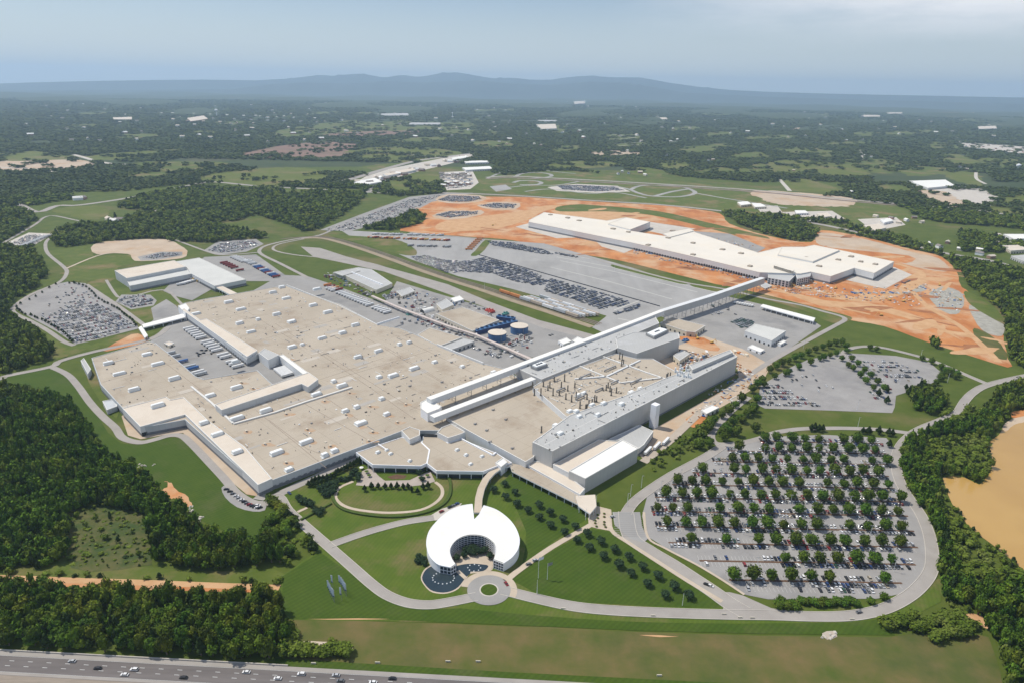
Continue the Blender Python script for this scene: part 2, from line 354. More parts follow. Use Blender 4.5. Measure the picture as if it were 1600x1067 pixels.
# ground sheet: polar grid, level where things stand, rolling beyond 7 km
rs = [0, 150, 400, 800, 1400, 2200, 3200, 4400, 5600, 7000] + list(np.linspace(8000, 33000, 64))
az = np.radians(np.linspace(-75, 75, 121)); V = []; F = []
def hill_h(a, r):
    k = min(1, max(0, (r - 7000) / 6000))
    return k * (18 * math.sin(a * 23 + r / 1900) + 14 * math.sin(a * 51 - r / 1100) + 12 * math.sin(r / 700 + a * 11))
for i, r in enumerate(rs):
    for a in az:
        V.append((r * math.sin(a), r * math.cos(a), hill_h(a, r)))
na = len(az)
for i in range(len(rs) - 1):
    for j in range(na - 1):
        q = i * na + j; F.append((q, q + 1, q + na + 1, q + na))
g = MB(); g.v = V; g.f = F; g.m = [0 if rs[i] < 2300 else 1 for i in range(len(rs) - 1) for j in range(na - 1)]
tag(g.build('ground', [m_ground, m_farground], smooth=True), kind='structure')
V = [(-1500, -1500, -.5), (1500, -1500, -.5), (1500, 400, -.5), (-1500, 400, -.5)]
tag(MB().add([(-6000, -3000, -.4), (6000, -3000, -.4), (6000, 1600, -.4), (-6000, 1600, -.4)], [(0, 1, 2, 3)]).build('ground', m_ground), kind='structure')

# mountains on the horizon, three ranges
def interp(tab, x):
    return float(np.interp(x, [t[0] for t in tab], [t[1] for t in tab]))
def nz1(x, s): return math.sin(x * s) * .5 + math.sin(x * s * 2.3 + 1.3) * .3 + math.sin(x * s * 5.1 + .7) * .2
def mountains(tab, r0, wid, seed):
    g = MB(); xs = np.linspace(-900, 2500, 420); rows = 15; V = []
    for x in xs:
        ytop = interp(tab, x); d = ray(x, ytop); dd = math.hypot(d.x, d.y); a = math.atan2(d.x, d.y)
        top = CAMH + d.z / dd * r0
        for j in range(rows):
            t = j / (rows - 1) * 2 - 1; r = r0 + t * wid
            prof = math.exp(-(t * 2.1) ** 2) - math.exp(-4.41)
            hh = top * prof * (1 + .16 * nz1(a * 57 + seed + j * 1.7, 3.1) * (abs(t) > .05)) / (1 - math.exp(-4.41))
            V.append((r * math.sin(a), r * math.cos(a), hh - 30 * abs(t)))
    F = [(i * rows + j, (i + 1) * rows + j, (i + 1) * rows + j + 1, i * rows + j + 1) for i in range(len(xs) - 1) for j in range(rows - 1)]
    g.v = V; g.f = F; g.m = [0] * len(F)
    return tag(g.build('hills', m_hill, smooth=True), kind='structure')
mountains([(-900, 118), (0, 131), (60, 129), (150, 127), (240, 125.5), (320, 125), (400, 126), (450, 123.5), (475, 120.5), (500, 117.5), (520, 119), (545, 116.5), (565, 115.5), (585, 119), (600, 121.5), (630, 117.5), (645, 120), (660, 120.5), (690, 114.5), (715, 113.5), (740, 118), (770, 123), (800, 122), (830, 125), (860, 125.5), (880, 122), (900, 120), (925, 118.5), (945, 121), (960, 121.5), (1000, 121.5), (1020, 125), (1050, 130.5), (1090, 136), (1140, 141), (1200, 144), (1300, 147), (1600, 153), (2500, 171)], 27500, 2600, 0)
mountains([(-900, 133), (0, 142), (360, 140), (420, 132), (480, 129), (540, 131), (600, 127), (660, 129.5), (740, 126), (800, 131), (860, 133), (920, 128), (980, 130), (1020, 136), (1070, 145), (1200, 152), (1600, 163), (2500, 182)], 23000, 1700, 5)

# fields and clearings of the far country (photo pixels)
FIELD = np.zeros((MH, MW), bool)
def fld(s, mt, layer=3, jit=None, sm=3, z=None, name='field'):
    pts = PL(s); d = cen_(pts).length
    if name != 'field': return sheet(name, pts, mt, layer, sm, jit or .8, name != 'scrub_ground', z=z)
    pts = smooth_poly(pts, 5 if sm else 1, True, 0); q = []
    for p, r in zip(pts, pts[1:] + pts[:1]):
        for k in range(3): w = p.lerp(r, k / 3); q.append(w + Vector((random.uniform(-1, 1), random.uniform(-1, 1), 0)) * d * .0045)
    o = sheet(name, q, mt, layer, 0, 0, False, z); fill(FIELD, [tuple(float(v) for v in proj(p.x, p.y)) for p in q]); return o
def cen_(pts): return Vector((sum(p.x for p in pts) / len(pts), sum(p.y for p in pts) / len(pts), 0))
for s, mt in [
    ("320,275 400,265 460,262 520,272 480,288 400,290 318,285", m_green), ("380,240 400,236 440,228 500,222 558,226 558,232 545,245 480,248 400,248", m_brown),
    ("470,206 520,194 580,191 640,200 655,208 620,213 490,213", m_brown), ("545,233 640,230 720,238 700,252 600,253 560,246", m_green),
    ("400,214 470,198 560,188 640,188 760,195 700,203 560,206 470,214", m_rough), ("625,275 690,274 670,292 610,297", m_green),
    ("0,253 50,250 130,251 145,260 60,267 0,269", m_tan), ("-40,240 120,243 100,250 -40,251", m_green), ("145,243 290,233 275,237 170,251", m_green),
    ("215,254 345,254 340,262 235,263", m_rough), ("82,328 140,322 175,330 150,343 110,338", m_green), ("852,258 900,252 962,255 940,262 870,264", m_green),
    ("925,238 975,236 1005,242 940,245", m_tan), ("1032,255 1062,250 1080,262 1040,266", m_green), ("1200,255 1250,250 1337,259 1355,268 1350,275 1240,273 1190,268", m_green),
    ("1225,283 1262,281 1320,300 1237,298", m_green), ("1470,270 1525,270 1535,292 1495,283", m_green), ("1472,240 1512,245 1530,260 1470,252", m_green),
    ("1140,242 1190,238 1200,246 1150,249", m_rough), ("1540,310 1600,300 1640,330 1560,335", m_green), ("1325,330 1420,335 1440,345 1350,345", m_rough),
    ("700,203 780,205 760,212 690,210", m_rough), ("610,218 690,214 700,220 640,224", m_rough), ("250,262 300,258 320,268 270,272", m_rough),
    ("1245,200 1310,196 1315,203 1250,206", m_tan), ("1400,178 1490,176 1488,183 1410,181", m_brown), ("1090,178 1180,176 1180,180 1100,181", m_rough),
    ("850,198 880,196 885,206 860,208", m_rough), ("900,180 960,178 955,182 905,183", m_rough), ("40,222 80,220 80,225 42,226", m_rough),
    ("1265,238 1300,235 1300,248 1280,246", m_rough), ("1050,200 1090,198 1088,204 1052,205", m_rough), ("1510,224 1600,230 1660,240 1600,240 1520,232", m_conc),
    ("340,190 400,186 400,192 345,195", m_rough), ("560,176 620,174 620,178 565,179", m_rough),
    ("1165,214 1235,211 1240,216 1170,219", m_rough), ("1385,206 1450,203 1455,209 1390,212", m_rough), ("690,190 745,186 750,191 700,194", m_rough), ("960,226 1010,223 1015,228 965,231", m_rough),
    ("1110,226 1150,224 1155,230 1115,232", m_rough), ("180,212 240,209 245,215 185,218", m_rough), ("90,196 150,194 150,199 95,200", m_rough), ("1290,222 1340,220 1345,226 1295,228", m_rough)]:
    fld(s, mt)
for q in ["1205,232 1260,230 1300,238 1250,243", "1310,250 1390,250 1410,262 1380,272 1340,262", "1070,266 1130,262 1150,270 1100,274", "1180,256 1205,262 1190,272 1150,270", "1400,262 1470,262 1475,272 1420,275", "1370,292 1420,286 1440,296 1400,302", "1530,248 1590,250 1600,262 1545,262",
          "1000,262 1040,268 1030,276 985,272", "860,230 905,228 900,236 865,238", "940,212 990,210 1000,218 950,220", "1060,232 1100,228 1120,236 1080,240", "1460,222 1500,228 1490,236 1450,232", "1330,208 1370,206 1365,213 1335,215", "740,222 790,220 800,230 750,232", "560,262 610,256 640,254 600,266", "420,300 470,296 520,300 480,306", "200,275 260,268 280,274 230,280", "20,240 70,236 90,242 40,246",
          "1240,180 1290,177 1295,182 1245,185", "980,192 1030,190 1032,196 985,198", "480,176 530,174 532,178 485,180", "120,176 170,174 172,178 125,180", "740,172 800,170 800,174 745,176", "1500,186 1560,185 1560,191 1505,192", "1100,208 1140,206 1140,212 1105,213", "300,205 350,202 352,208 305,210"]:
    fld(q, [m_green, m_rough, m_rough][len(q) % 3])
# test track grounds, motorway verge and the big green field in front
fld("735,282 830,270 900,268 960,275 1100,288 1200,296 1400,322 1420,336 1380,352 1290,345 1200,338 1090,327 960,314 800,303 740,296", m_rough, 2, name="test_track_ground")
fld("1180,298 1320,308 1330,322 1250,322 1200,316", m_tan, 4)
fld("1480,288 1545,300 1552,318 1530,322 1470,305 1440,302", m_conc, 4); fld("1432,299 1475,300 1505,320 1470,320", m_tan, 4)

# the wide clay building site with its variations
dirt = "640,328 662,316 690,309 800,308 860,311 935,316 1025,321 1075,326 1125,334 1140,350 1200,369 1268,379 1282,360 1350,371 1425,390 1472,402 1496,428 1500,445 1515,458 1545,482 1562,505 1568,535 1574,560 1575,574 1507,553 1450,535 1380,510 1325,500 1282,483 1200,462 1140,448 1100,440 970,408 900,396 800,376 740,371 625,361 655,350 665,340"
sheet('building_site_ground', PL(dirt), m_orange, 3, 3, 1.5)
fld("1282,364 1350,374 1420,393 1466,404 1484,424 1440,420 1370,402 1300,388 1276,380", m_tan, 4, name='building_site_ground')
fld("700,345 780,335 830,328 850,322 880,322 850,331 826,342 800,352 760,360 700,362 680,356", m_orange2, 4, name='building_site_ground')
fld("925,323 1012,337 1000,340 950,346 905,341 860,330", m_orange2, 4, name='building_site_ground')
fld("871,324 900,320 925,321 1025,330 1100,347 1200,371 1170,373 1075,349 1012,336 950,331 875,331", m_rough, 5, name='grass_bank')
fld("1452,462 1462,452 1478,449 1505,460 1503,485 1484,491 1462,478", m_gravel, 5, 2, name='stone_heap_ground')
fld("1412,452 1440,446 1446,454 1420,459", m_gravel, 5, 1, name='stone_heap_ground')
fld("1508,455 1550,476 1568,500 1566,506 1530,486 1512,472", m_rough, 5, name='grass_bank'); fld("1515,477 1545,490 1568,508 1566,525 1540,520 1522,500", m_gravel, 4, name='grass_bank')
fld("1522,513 1548,524 1569,545 1572,562 1540,552 1524,530", m_dry, 5, name='grass_bank')
fld("960,414 1000,423 1072,441 1060,444 1000,430 958,418", m_rough, 5, name='grass_strip'); fld("1080,444 1120,450 1122,457 1085,449", m_rough, 5, name='grass_strip')
for s in ["1150,460 1200,470 1262,488 1300,505 1330,500 1318,492 1240,474 1200,463 1158,456"]: fld(s, m_rough, 5, name='grass_strip')
fld("1230,400 1290,385 1300,388 1420,400 1415,412 1350,402", m_orange, 5, name='building_site_ground')
for s in ["1330,451 1360,470 1400,462 1450,440 1436,428 1420,432 1400,455 1370,463", "1210,450 1290,470 1360,475 1450,500 1500,530 1510,535 1440,505 1350,482 1280,478"]:
    fld(s, m_orange2, 5, name='building_site_ground')
site = PL(dirt)
def in_site(x, y):
    r = False; n = len(site)
    for i in range(n):
        a, b = site[i], site[(i + 1) % n]
        if (a.y > y) != (b.y > y) and x < (b.x - a.x) * (y - a.y) / (b.y - a.y) + a.x: r = not r
    return r
k_ = 0
while k_ < 90:                                              # graded patches, wheel tracks and spoil of the building site
    px, py = random.uniform(640, 1570), random.uniform(310, 570); p = P(px, py)
    if not in_site(p.x, p.y): continue
    k_ += 1; L_, W_ = random.uniform(25, 110), random.uniform(3, 15); a = math.radians(random.choice([-35, -25, -15, 20, 45]) + random.uniform(-12, 12)); ca, sa = math.cos(a), math.sin(a)
    pts = [Vector((p.x + ca * L_ * .5 * math.cos(t) - sa * W_ * math.sin(t) * random.uniform(.5, 1.4), p.y + sa * L_ * .5 * math.cos(t) + ca * W_ * math.sin(t) * random.uniform(.5, 1.4), 0)) for t in [i * math.pi / 5 for i in range(10)]]
    sheet('graded_earth_patch', pts, [m_orange2, m_redc, m_orange2, m_redc, m_redc, m_orange2][k_ % 6], 5.5, 3, .4, nt=False)
for s in ["1000,470 960,485", "870,402 950,417 1060,444 1140,462", "875,408 960,425 1090,457", "860,418 950,440 1050,468", "850,393 900,401 960,412", "965,498 1000,505"]:
    strip('pale_yard_strip', PL(s), 3.0, m_yardline, 6, 0)
for q, ww in (("1215,442 1290,458 1340,466 1380,466 1415,455 1438,440 1440,428 1425,420 1400,412", 14), ("1425,455 1450,480 1500,510 1540,545 1560,566", 10), ("1130,440 1200,452 1300,478 1360,492", 7), ("830,343 780,350 700,364 660,362", 12)):
    strip('haul_road', PL(q), ww, m_orange2, 6.2)
# woods clearings and western ground
fld("145,383 180,377 250,374 272,379 292,393 285,404 250,407 210,408 205,399 180,396 150,398", m_tan, 4, 2, name='clay_clearing')
fld("75,392 140,386 150,396 105,417 92,405", m_rough, 3); fld("105,420 150,402 205,400 215,410 182,420 178,440 130,440 100,438", m_rough, 3)
fld("135,445 215,505 205,512 240,500 290,480 255,455 180,450 165,440", m_rough, 3)
fld("10,588 85,574 110,588 140,632 190,692 260,684 290,690 350,750 400,795 440,785 460,812 440,848 380,842 320,815 270,780 230,742 180,722 150,690 105,632 70,618 20,605", m_lawn2, 3, 0, name='lawn')
fld("55,505 120,540 230,512 235,524 150,543 85,560 80,540", m_rough, 3)
fld("256,752 266,752 276,764 292,776 300,790 290,790 276,780 264,778 254,766 262,760", m_orange, 4, 2, name='bare_clay_patch')
fld("112,800 150,790 228,806 235,870 225,885 110,888", m_scrub, 3, 1.5, name='scrub_ground'); fld("0,888 120,878 300,892 430,890 440,925 300,908 0,902", m_rough, 2, 1.5, name='scrub_ground')
sheet('bare_clay_strip', PL("190,650 197,645 219,672 290,657 296,655 400,758 402,775 385,772 345,738 300,690 286,676 262,678 220,686 200,680"), m_tan, 6, 0)
sheet('bare_clay_strip', PL("128,572 134,560 146,575 168,612 188,640 182,655 160,632 140,600"), m_rough, 6, 0)
sheet('car_park', PL("346,762 356,759 372,774 395,783 414,785 414,797 395,799 370,792 352,777"), m_lot, 6, 2)
# pale stones on the slope
# front lawns, dry verge
sheet('lawn', PL("430,770 460,758 560,712 640,738 800,732 930,800 1000,850 1130,935 1180,952 1350,945 1430,920 1475,900 1470,940 1400,975 1390,992 1200,990 1000,985 700,972 450,968 430,940 440,900 495,860 430,800"), m_lawn, 3)
sheet('lawn', PL("440,968 442,900 500,862 560,905 610,938 660,952 720,950 800,958 900,966 1000,972 1150,974 1330,972 1390,965 1398,992 1200,990 1000,985 700,972 560,966"), m_lawn2, 4)
sheet('lawn', PL("800,740 925,805 862,848 815,885 820,860 822,830 805,790 780,755"), m_lawn2, 4)
sheet('lawn', PL("797,905 860,862 925,826 950,830 1000,862 1070,905 1127,938 1125,950 1000,946 900,940 845,930"), m_lawn2, 4)
sheet('verge', PL("444,966 700,974 1000,987 1200,993 1390,995 1480,980 1545,995 1562,1045 1572,1100 1200,1085 800,1058 440,1036 455,1010 470,985"), m_dry, 3)
sheet('verge', PL("430,1028 800,1050 1200,1070 1575,1092 1580,1102 1200,1085 800,1061 430,1040"), m_lawn2, 4)
sheet('grass_bank', PL("900,968 1200,978 1380,975 1400,985 1200,990 1000,984"), m_lawn2, 5)
for s in ["998,992 1030,992.3 1060,994.5 1030,995", "1284,989 1300,985 1308,994 1292,999", "480,967 560,966 610,967 560,968", "1418,985 1450,968 1520,958 1560,975 1550,985 1500,968 1450,980"]:
    sheet('bare_clay_patch', PL(s), m_track if s[:3] == '128' else m_orange2, 5, 2, .2)
sheet('path', PL("440,1008 470,1002 520,1003 545,1008 550,1014 520,1013 470,1014"), m_sand, 5, 3, .3)
# lots
sheet('car_park', PL("1003,806 1012,772 1050,748 1115,712 1135,697 1163,690 1205,682 1290,679 1385,684 1397,700 1400,745 1420,785 1440,825 1448,865 1440,902 1420,925 1370,935 1200,936 1160,928 1130,907 1092,884 1042,857 1012,838"), m_lot, 4)
sheet('car_park', PL("1183,632 1188,603 1235,574 1262,562 1292,556 1330,552 1400,556 1452,566 1472,583 1462,598 1425,610 1400,618 1398,636 1394,645 1290,641 1195,638"), m_lot, 4)
sheet('car_park', PL("22,482 32,472 80,446 105,441 133,443 160,462 215,509 216,514 150,531 118,538 88,518 50,498"), m_lot, 4)
sheet('car_park', PL("180,472 190,461 235,461 245,470 240,478 205,484"), m_asph, 4)
sheet('car_park', PL("532,360 640,366 755,374 850,381 960,411 1085,447 1130,455 1050,487 950,524 925,512 948,494 900,480 800,452 715,432 640,405 612,393 560,378"), m_asph2, 4)
fld("742,393 760,374 768,376 750,398 735,400", m_rough, 5, name='grass_strip'); fld("512,367 550,369 615,374 645,387 650,399 620,397 560,380", m_rough, 5, name='grass_strip')
sheet('car_park', PL("1040,490 1120,460 1190,476 1273,503 1283,510 1200,568 1160,545 1100,525 1060,540 1030,520"), m_asph, 4)
sheet('yard', PL("235,533 262,508 285,484 320,500 400,560 435,552 482,590 430,604 400,582 318,594 300,588"), m_asph, 4)
sheet('yard', PL("292,420 320,402 370,400 400,398 445,430 440,440 385,440 335,450 300,470 270,462 255,455 270,440"), m_asph, 4)
sheet('yard', PL("236,482 260,468 275,478 288,492 262,505 225,512 240,500"), m_asph, 4)
sheet('yard', PL("395,455 440,430 480,432 520,445 600,475 660,495 740,520 835,560 830,590 760,575 600,515 560,500 500,470"), m_asph, 4)
sheet('yard', PL("600,475 620,440 720,470 900,522 925,530 845,562 740,530 640,495"), m_asph, 4)
sheet('yard', PL("470,386 500,388 540,401 640,428 700,445 760,470 840,500 930,524 925,531 850,513 700,460 600,425 530,410 490,402"), m_road, 4)
sheet('yard', PL("500,360 560,337 640,308 700,302 740,302 675,316 620,345 545,362"), m_asph, 4)
sheet('building_site_ground', PL("1010,555 1060,540 1100,524 1160,545 1210,560 1190,600 1120,640 1075,655 1040,700 1010,720 985,700 1000,680 1030,665 1155,595 1150,560 1075,575 1040,590"), m_tan, 4, 0)
sheet('building_site_ground', PL("1062,526 1100,528 1125,545 1110,548 1070,535"), m_orange, 5, 2, .5)
sheet('building_site_ground', PL("1072,655 1110,632 1120,640 1085,668"), m_orange, 5, 2, .5)
for s in ["805,355 828,349 895,365 902,372 870,373", "925,372 950,380 985,385 990,390 975,396 940,386", "1321,438 1335,430 1397,418 1425,430 1383,452"]:
    sheet('concrete_apron', PL(s), m_conc, 6)
fld("1045,366 1086,362 1140,366 1196,388 1184,395 1100,377", m_asph, 6, sm=0, name='concrete_apron'); fld("1150,366 1200,374 1215,384 1196,388 1160,372", m_orange, 7, name='building_site_ground')
fld("1000,345 1086,358 1050,370 990,356", m_conc, 6, sm=0, name='concrete_apron')
sheet('gravel_yard', PL("205,523 222,524 232,533 186,545 160,548"), m_orange, 5, 2)
sheet('lorry_park', PL("14,378 45,364 85,366 70,374 45,388 25,391 8,386"), m_conc, 4)
sheet('car_park', PL("318,392 340,378 400,374 412,382 385,394 345,399"), m_asph, 5)
sheet('car_park', PL("215,402 250,394 285,394 285,400 245,407 220,408"), m_asph, 5)
for s in ["680,312 700,304 750,306 760,312 735,318 700,318", "745,322 770,316 812,318 805,328 770,328", "675,338 700,330 752,329 750,337 700,344"]:
    sheet('car_park', PL(s), m_tan, 5, 2)
# roads
def road(s, w, mt=None, layer=7, **k): return strip('road', PL(s), w, mt or m_road, layer, **k)
road("-60,606 0,592 12,587 80,573 95,564 150,549 235,530 262,512", 8, kerb=True)
road("80,573 105,585 122,603 140,628 160,650 180,668 192,684 218,691 240,687 265,680 284,681 299,693 322,717 350,747 370,770 395,785 420,786", 8)
road("400,775 420,778 437,777 450,797 475,820 507,848 530,868 555,890 580,912 605,930 637,942 670,945 700,941 745,932", 8, kerb=True)
road("515,852 560,836 600,824 637,815 678,809", 7, kerb=True, layer=8)
road("425,783 440,770 500,742 560,712", 9)
road("785,922 850,938 900,948 955,953.5 1025,957 1125,960 1200,961 1262,963 1312,963 1350,959 1387,949 1420,931 1442,911 1455,889 1456,860 1450,830 1438,803 1422,780 1408,757 1401,735 1400,715 1408,695 1425,678 1445,667 1475,655 1495,645 1507,627 1522,612 1545,601 1600,588 1700,570", 9, kerb=True)
road("1545,601 1512,587 1475,571 1445,560 1412,551 1375,543 1345,542 1322,548 1313,562", 7, kerb=True)
road("1425,677 1375,671 1325,669 1287,669 1250,670 1215,675 1190,684 1162,691 1130,694 1115,690 1112,677 1125,660 1145,640 1170,620", 8)
road("1130,696 1100,715 1050,742 1012,767 990,785 978,802", 9, kerb=True)
road("978,800 985,838 1015,861 1050,882 1085,905 1115,925 1140,943 1165,958", 13, kerb=True, layer=8)
strip('road', PL("1005,722 1045,690 1075,662 1110,630 1140,608 1165,592"), 9, m_track, 9)
road("1110,632 1140,607 1165,590 1200,567 1235,547 1275,525 1305,509 1320,500 1312,494 1282,486 1250,477 1200,468 1130,452 1060,440 960,414 900,399 800,380 740,373 640,364", 8, layer=8)
road("480,434 437,412 412,400 405,393 412,386 432,380 462,374 500,368 530,355 560,348 640,322 690,304", 8)
road("700,452 625,427 575,411 512,404 462,399 432,393 427,387 440,381 475,374", 6)
road("404,395 350,399 325,394 275,376 240,367", 6); road("-40,330 20,318 57,332 90,322 125,321 200,310 250,300 312,287 337,285 400,291 450,294 512,297 575,301 650,301 700,302 800,306 925,314 1025,320 1125,330 1200,340 1275,350 1350,366 1425,384 1475,396 1525,404 1560,411 1600,424 1700,450", 20)
road("0,383 37,362 57,350 70,340 87,338 125,346 155,349 200,340 240,332", 7)
road("85,368 74,376 71,385 76,398 100,418 104,428 92,442 50,460 24,478 22,489 50,503 75,517 100,534 116,540", 7)
road("104,420 150,401 178,395", 5, m_sand); road("135,445 160,462 187,480 225,508", 7); road("166,438 180,460 190,465 220,460 240,455 262,455 280,472 290,482", 5)
road("500,292 550,280 600,265 650,252 700,245 740,240", 32, layer=6); road("575,301 595,285 625,270 650,262", 18, layer=6)
road("760,206 790,192 830,190", 20, m_conc, 5)
for dy, ww in ((-1.2, 24), (1.3, 26)):
    strip('road', PL(' '.join('%g,%g' % (x, y + dy) for x, y in ((760, 279), (800, 277), (900, 282), (975, 286), (1075, 292), (1200, 300.5), (1300, 311), (1425, 322), (1525, 330), (1620, 345)))), ww, m_rail if dy > 0 else m_road, 6)
road("114,242 130,246 150,252 180,257 200,257", 24, m_conc, 5); road("0,262 60,265 95,272", 16, m_conc, 5); road("1218,281 1228,292 1234,299", 16, m_conc, 5)
road("1525,270 1526,280 1540,288", 14, m_conc, 5); road("1345,235 1347,248 1352,250", 16, m_conc, 5); road("1560,365 1585,385 1600,395", 10, m_conc, 5)
for s in ["805,277 815,272 840,270 860,273 858,277 830,279 808,279", "802,286 812,283 835,283 846,286 838,289 812,289", "985,297 1000,291 1030,290 1062,292 1080,297 1085,303 1060,308 1020,307 1000,303 985,297", "1023,307 1050,300 1075,296", "920,295 960,292 985,297"]:
    road(s, 17, m_asph2, 5)
for s in ["760,280 790,268 830,264 860,268 900,272", "820,300 860,296 920,303 960,301 1010,310", "790,294 830,290 870,290 905,284", "1085,302 1130,310 1180,318 1230,326"]: road(s, 12, m_asph2, 5.4)
for s, mm in (("548,290 572,276 610,264 650,256 700,246 736,241 742,246 705,256 655,268 600,284 570,293", m_conc), ("686,270 738,267 748,286 735,296 698,298", m_conc), ("765,292 790,289 800,296 775,300", m_asph2), ("1180,322 1215,322 1222,332 1190,334", m_conc), ("1340,343 1400,340 1415,352 1365,362", m_conc), ("1220,332 1300,330 1320,342 1260,346", m_conc)): sheet('industrial_yard', PL(s), mm, 4.5)
sheet('car_park', PL("855,293 900,288 965,291 985,300 930,302 870,299"), m_conc, 5)
road("-20,902 50,904 125,907 225,910 325,914 380,916 437,918", 6, m_orange2, 5)
sheet('clay_track_bank', PL("0,904 80,906 200,913 300,917 430,921 430,926 300,923 200,921 100,916 0,911"), m_orange, 4, 0)
for k in range(26):                                         # lanes of the far plain
    x, y = 30 + (k * 311) % 1560, 168 + (k * 47) % 80; a = random.uniform(-.25, .25); L_ = random.uniform(40, 130)
    strip('road', [P(x + L_ * t + random.uniform(-4, 4), y + L_ * t * a * .35 + random.uniform(-1, 1)) for t in (0, .25, .5, .75, 1)], 9 + (230 - y) * .08, m_conc, 6)
# sand paths of the front
strip('path', PL("790,908 812,890 862,855 918,823 935,812"), 5, m_sand, 9, kerb=False)
strip('path', PL("952,800 955,828 985,850 1025,876 1075,908 1128,940"), 4, m_sand, 9)
strip('path', PL("1006,800 1012,839 1040,857 1090,883 1130,907 1163,929"), 2.2, m_sand, 9)
sheet('road', PL("1118,925 1140,925 1160,930 1205,950 1250,957 1250,961 1126,961 1130,950"), m_road, 7.6)
sheet('plaza', PL("918,800 931,790 955,796 957,830 935,826 920,822"), m_sand, 8)
strip('path', PL("552,752 530,762 524,775 530,785 545,793 570,798 607,801 650,798 675,789 690,775 690,762 680,753"), 3.2, m_sand, 8)
sheet('plaza', PL("556,758 566,736 580,730 590,742 600,750 640,750 657,742 672,736 680,752 665,757 640,760 580,760"), m_terrace, 8)
sheet('flower_bed', PL("592,744 600,738 640,738 648,744 640,750 602,751"), m_lawn, 9); sheet('flower_bed', PL("605,745 620,741 636,743 632,748 612,749"), m_mulch, 10)
strip('path', PL("465,800 480,793"), 3, m_sand, 8)
sheet('car_park', PL("668,808 690,795 712,788 722,786 712,800 690,812 672,814"), m_conc, 8)
# roundabout
rc = P(764, 921.5); R0 = (P(798, 921.5) - P(730, 921.5)).length / 2
def ringpts(c, r, n=48, a0=0, a1=2 * math.pi): return [Vector((c.x + r * math.cos(a0 + (a1 - a0) * i / n), c.y + r * math.sin(a0 + (a1 - a0) * i / n), 0)) for i in range(n)]
sheet('forecourt', ringpts(rc, R0 * 1.30, 40, -.12 * math.pi, .98 * math.pi) + [rc], m_sand, 8)
sheet('roundabout', ringpts(rc, R0), m_asph, 9)
sheet('roundabout_kerb_ring', ringpts(rc, R0 * .44), m_conc, 10); sheet('roundabout_lawn', ringpts(rc, R0 * .38), m_lawn2, 11)
# drop-off apron beside the car park with painted bars
sheet('bus_bay', PL("957,800 1000,800 1003,822 1012,842 1005,848 985,842 960,820"), m_asph2, 9)
mk = MB()
for i in range(13):
    a, b = P(960, 802 + i * 3.0), P(1000 + i * .7, 802 + i * 3.0); d = (b - a)
    mk.add([(a.x, a.y, .62), (b.x, b.y, .62), (b.x, b.y + .5, .62), (a.x, a.y + .5, .62)], [(0, 1, 2, 3)])
tag(mk.build('road_marking', m_lot), kind='structure')
# railway
for dx in (0, 1, 2):
    strip('railway', [p + AX * (5.5 * dx - 2) for p in PL("440,374 500,371 550,382 612,403 650,417 700,434 750,449 800,466 860,485 935,508")], 3.0, m_rail, 8 + dx)
strip('railway_bank', PL("470,373 505,373 550,385 611,406 650,420.5 700,437.5 750,453 800,470 860,489 925,511"), 13, m_bank, 5)
# motorway
hp = PL("-300,1001 -100,1011 0,1017 400,1039.5 800,1061 1200,1083 1900,1120"); hl = PL("-300,1034 0,1051 275,1065.5 800,1093 1900,1150")
far_e, near_e = [(p.x, p.y) for p in hp], None
hd = (hp[-1] - hp[0]).normalized(); hn = Vector((hd.y, -hd.x, 0))             # towards the camera
def hline(off, w, mt, layer, name='road', nt=True, a=-200, b=1700):
    p0 = hp[2] + hn * off; return strip(name, [p0 + hd * a, p0 + hd * b], w, mt, layer, 0, nt)
hline(9.2, 18.4, m_hwy, 8); hline(22.5, 8.2, m_median, 8, 'median'); hline(38, 22.6, m_hwy, 8)
hline(1.7, 3.2, m_road, 9, nt=False); hline(17.2, 2.0, m_road, 9, nt=False); hline(28, 2.6, m_road, 9, nt=False)
mk = MB(); p0 = hp[2]
for off in (3.6, 16.0, 29.6):
    a, b = p0 + hn * off - hd * 200, p0 + hn * off + hd * 1500
    mk.add([(a.x, a.y, .62), (b.x, b.y, .62), (b.x + hn.x * .18, b.y + hn.y * .18, .62), (a.x + hn.x * .18, a.y + hn.y * .18, .62)], [(0, 3, 2, 1)])
for off in (7.3, 11.2, 33.5, 37.3):
    for i in range(-18, 120):
        a = p0 + hn * off + hd * (i * 12.2); b = a + hd * 3.2
        mk.add([(a.x, a.y, .62), (b.x, b.y, .62), (b.x + hn.x * .32, b.y + hn.y * .32, .62), (a.x + hn.x * .32, a.y + hn.y * .32, .62)], [(0, 3, 2, 1)])
tag(mk.build('road_marking', m_white), kind='structure')
br = thing('concrete_barrier', 'long pale barrier between the left wood and the motorway shoulder', 'barrier', tuple(p0 - hn * .6))
w = MB(); w.beam(tuple(p0 - hn * .6 - hd * 190 + Vector((0, 0, .9))), tuple(p0 - hn * .6 + hd * 190 + Vector((0, 0, .9))), .55); w.beam(tuple(p0 - hn * .6 - hd * 190 + Vector((0, 0, .45))), tuple(p0 - hn * .6 + hd * 190 + Vector((0, 0, .45))), .8)
w.build('barrier_wall', m_conc, br)
# lake
sheet('water', PL("1473,746 1490,743 1507,746 1530,757 1537,752 1541,744 1548,737 1546,712 1541,698 1548,688 1560,680 1568,668 1580,658 1600,652 1700,640 2100,640 2100,1000 1700,940 1600,893 1588,880 1572,868 1552,852 1530,836 1510,818 1500,800 1488,788 1480,770"), m_lake, 6)
sheet('sandy_shore', PL("1566,668 1576,657 1600,650 1640,646 1640,652 1605,658 1584,664 1572,674"), m_tan, 7, 3, .5)
sheet('sandy_shore', PL("1574,648 1600,640 1650,650 1600,655"), m_orange, 5, 2)
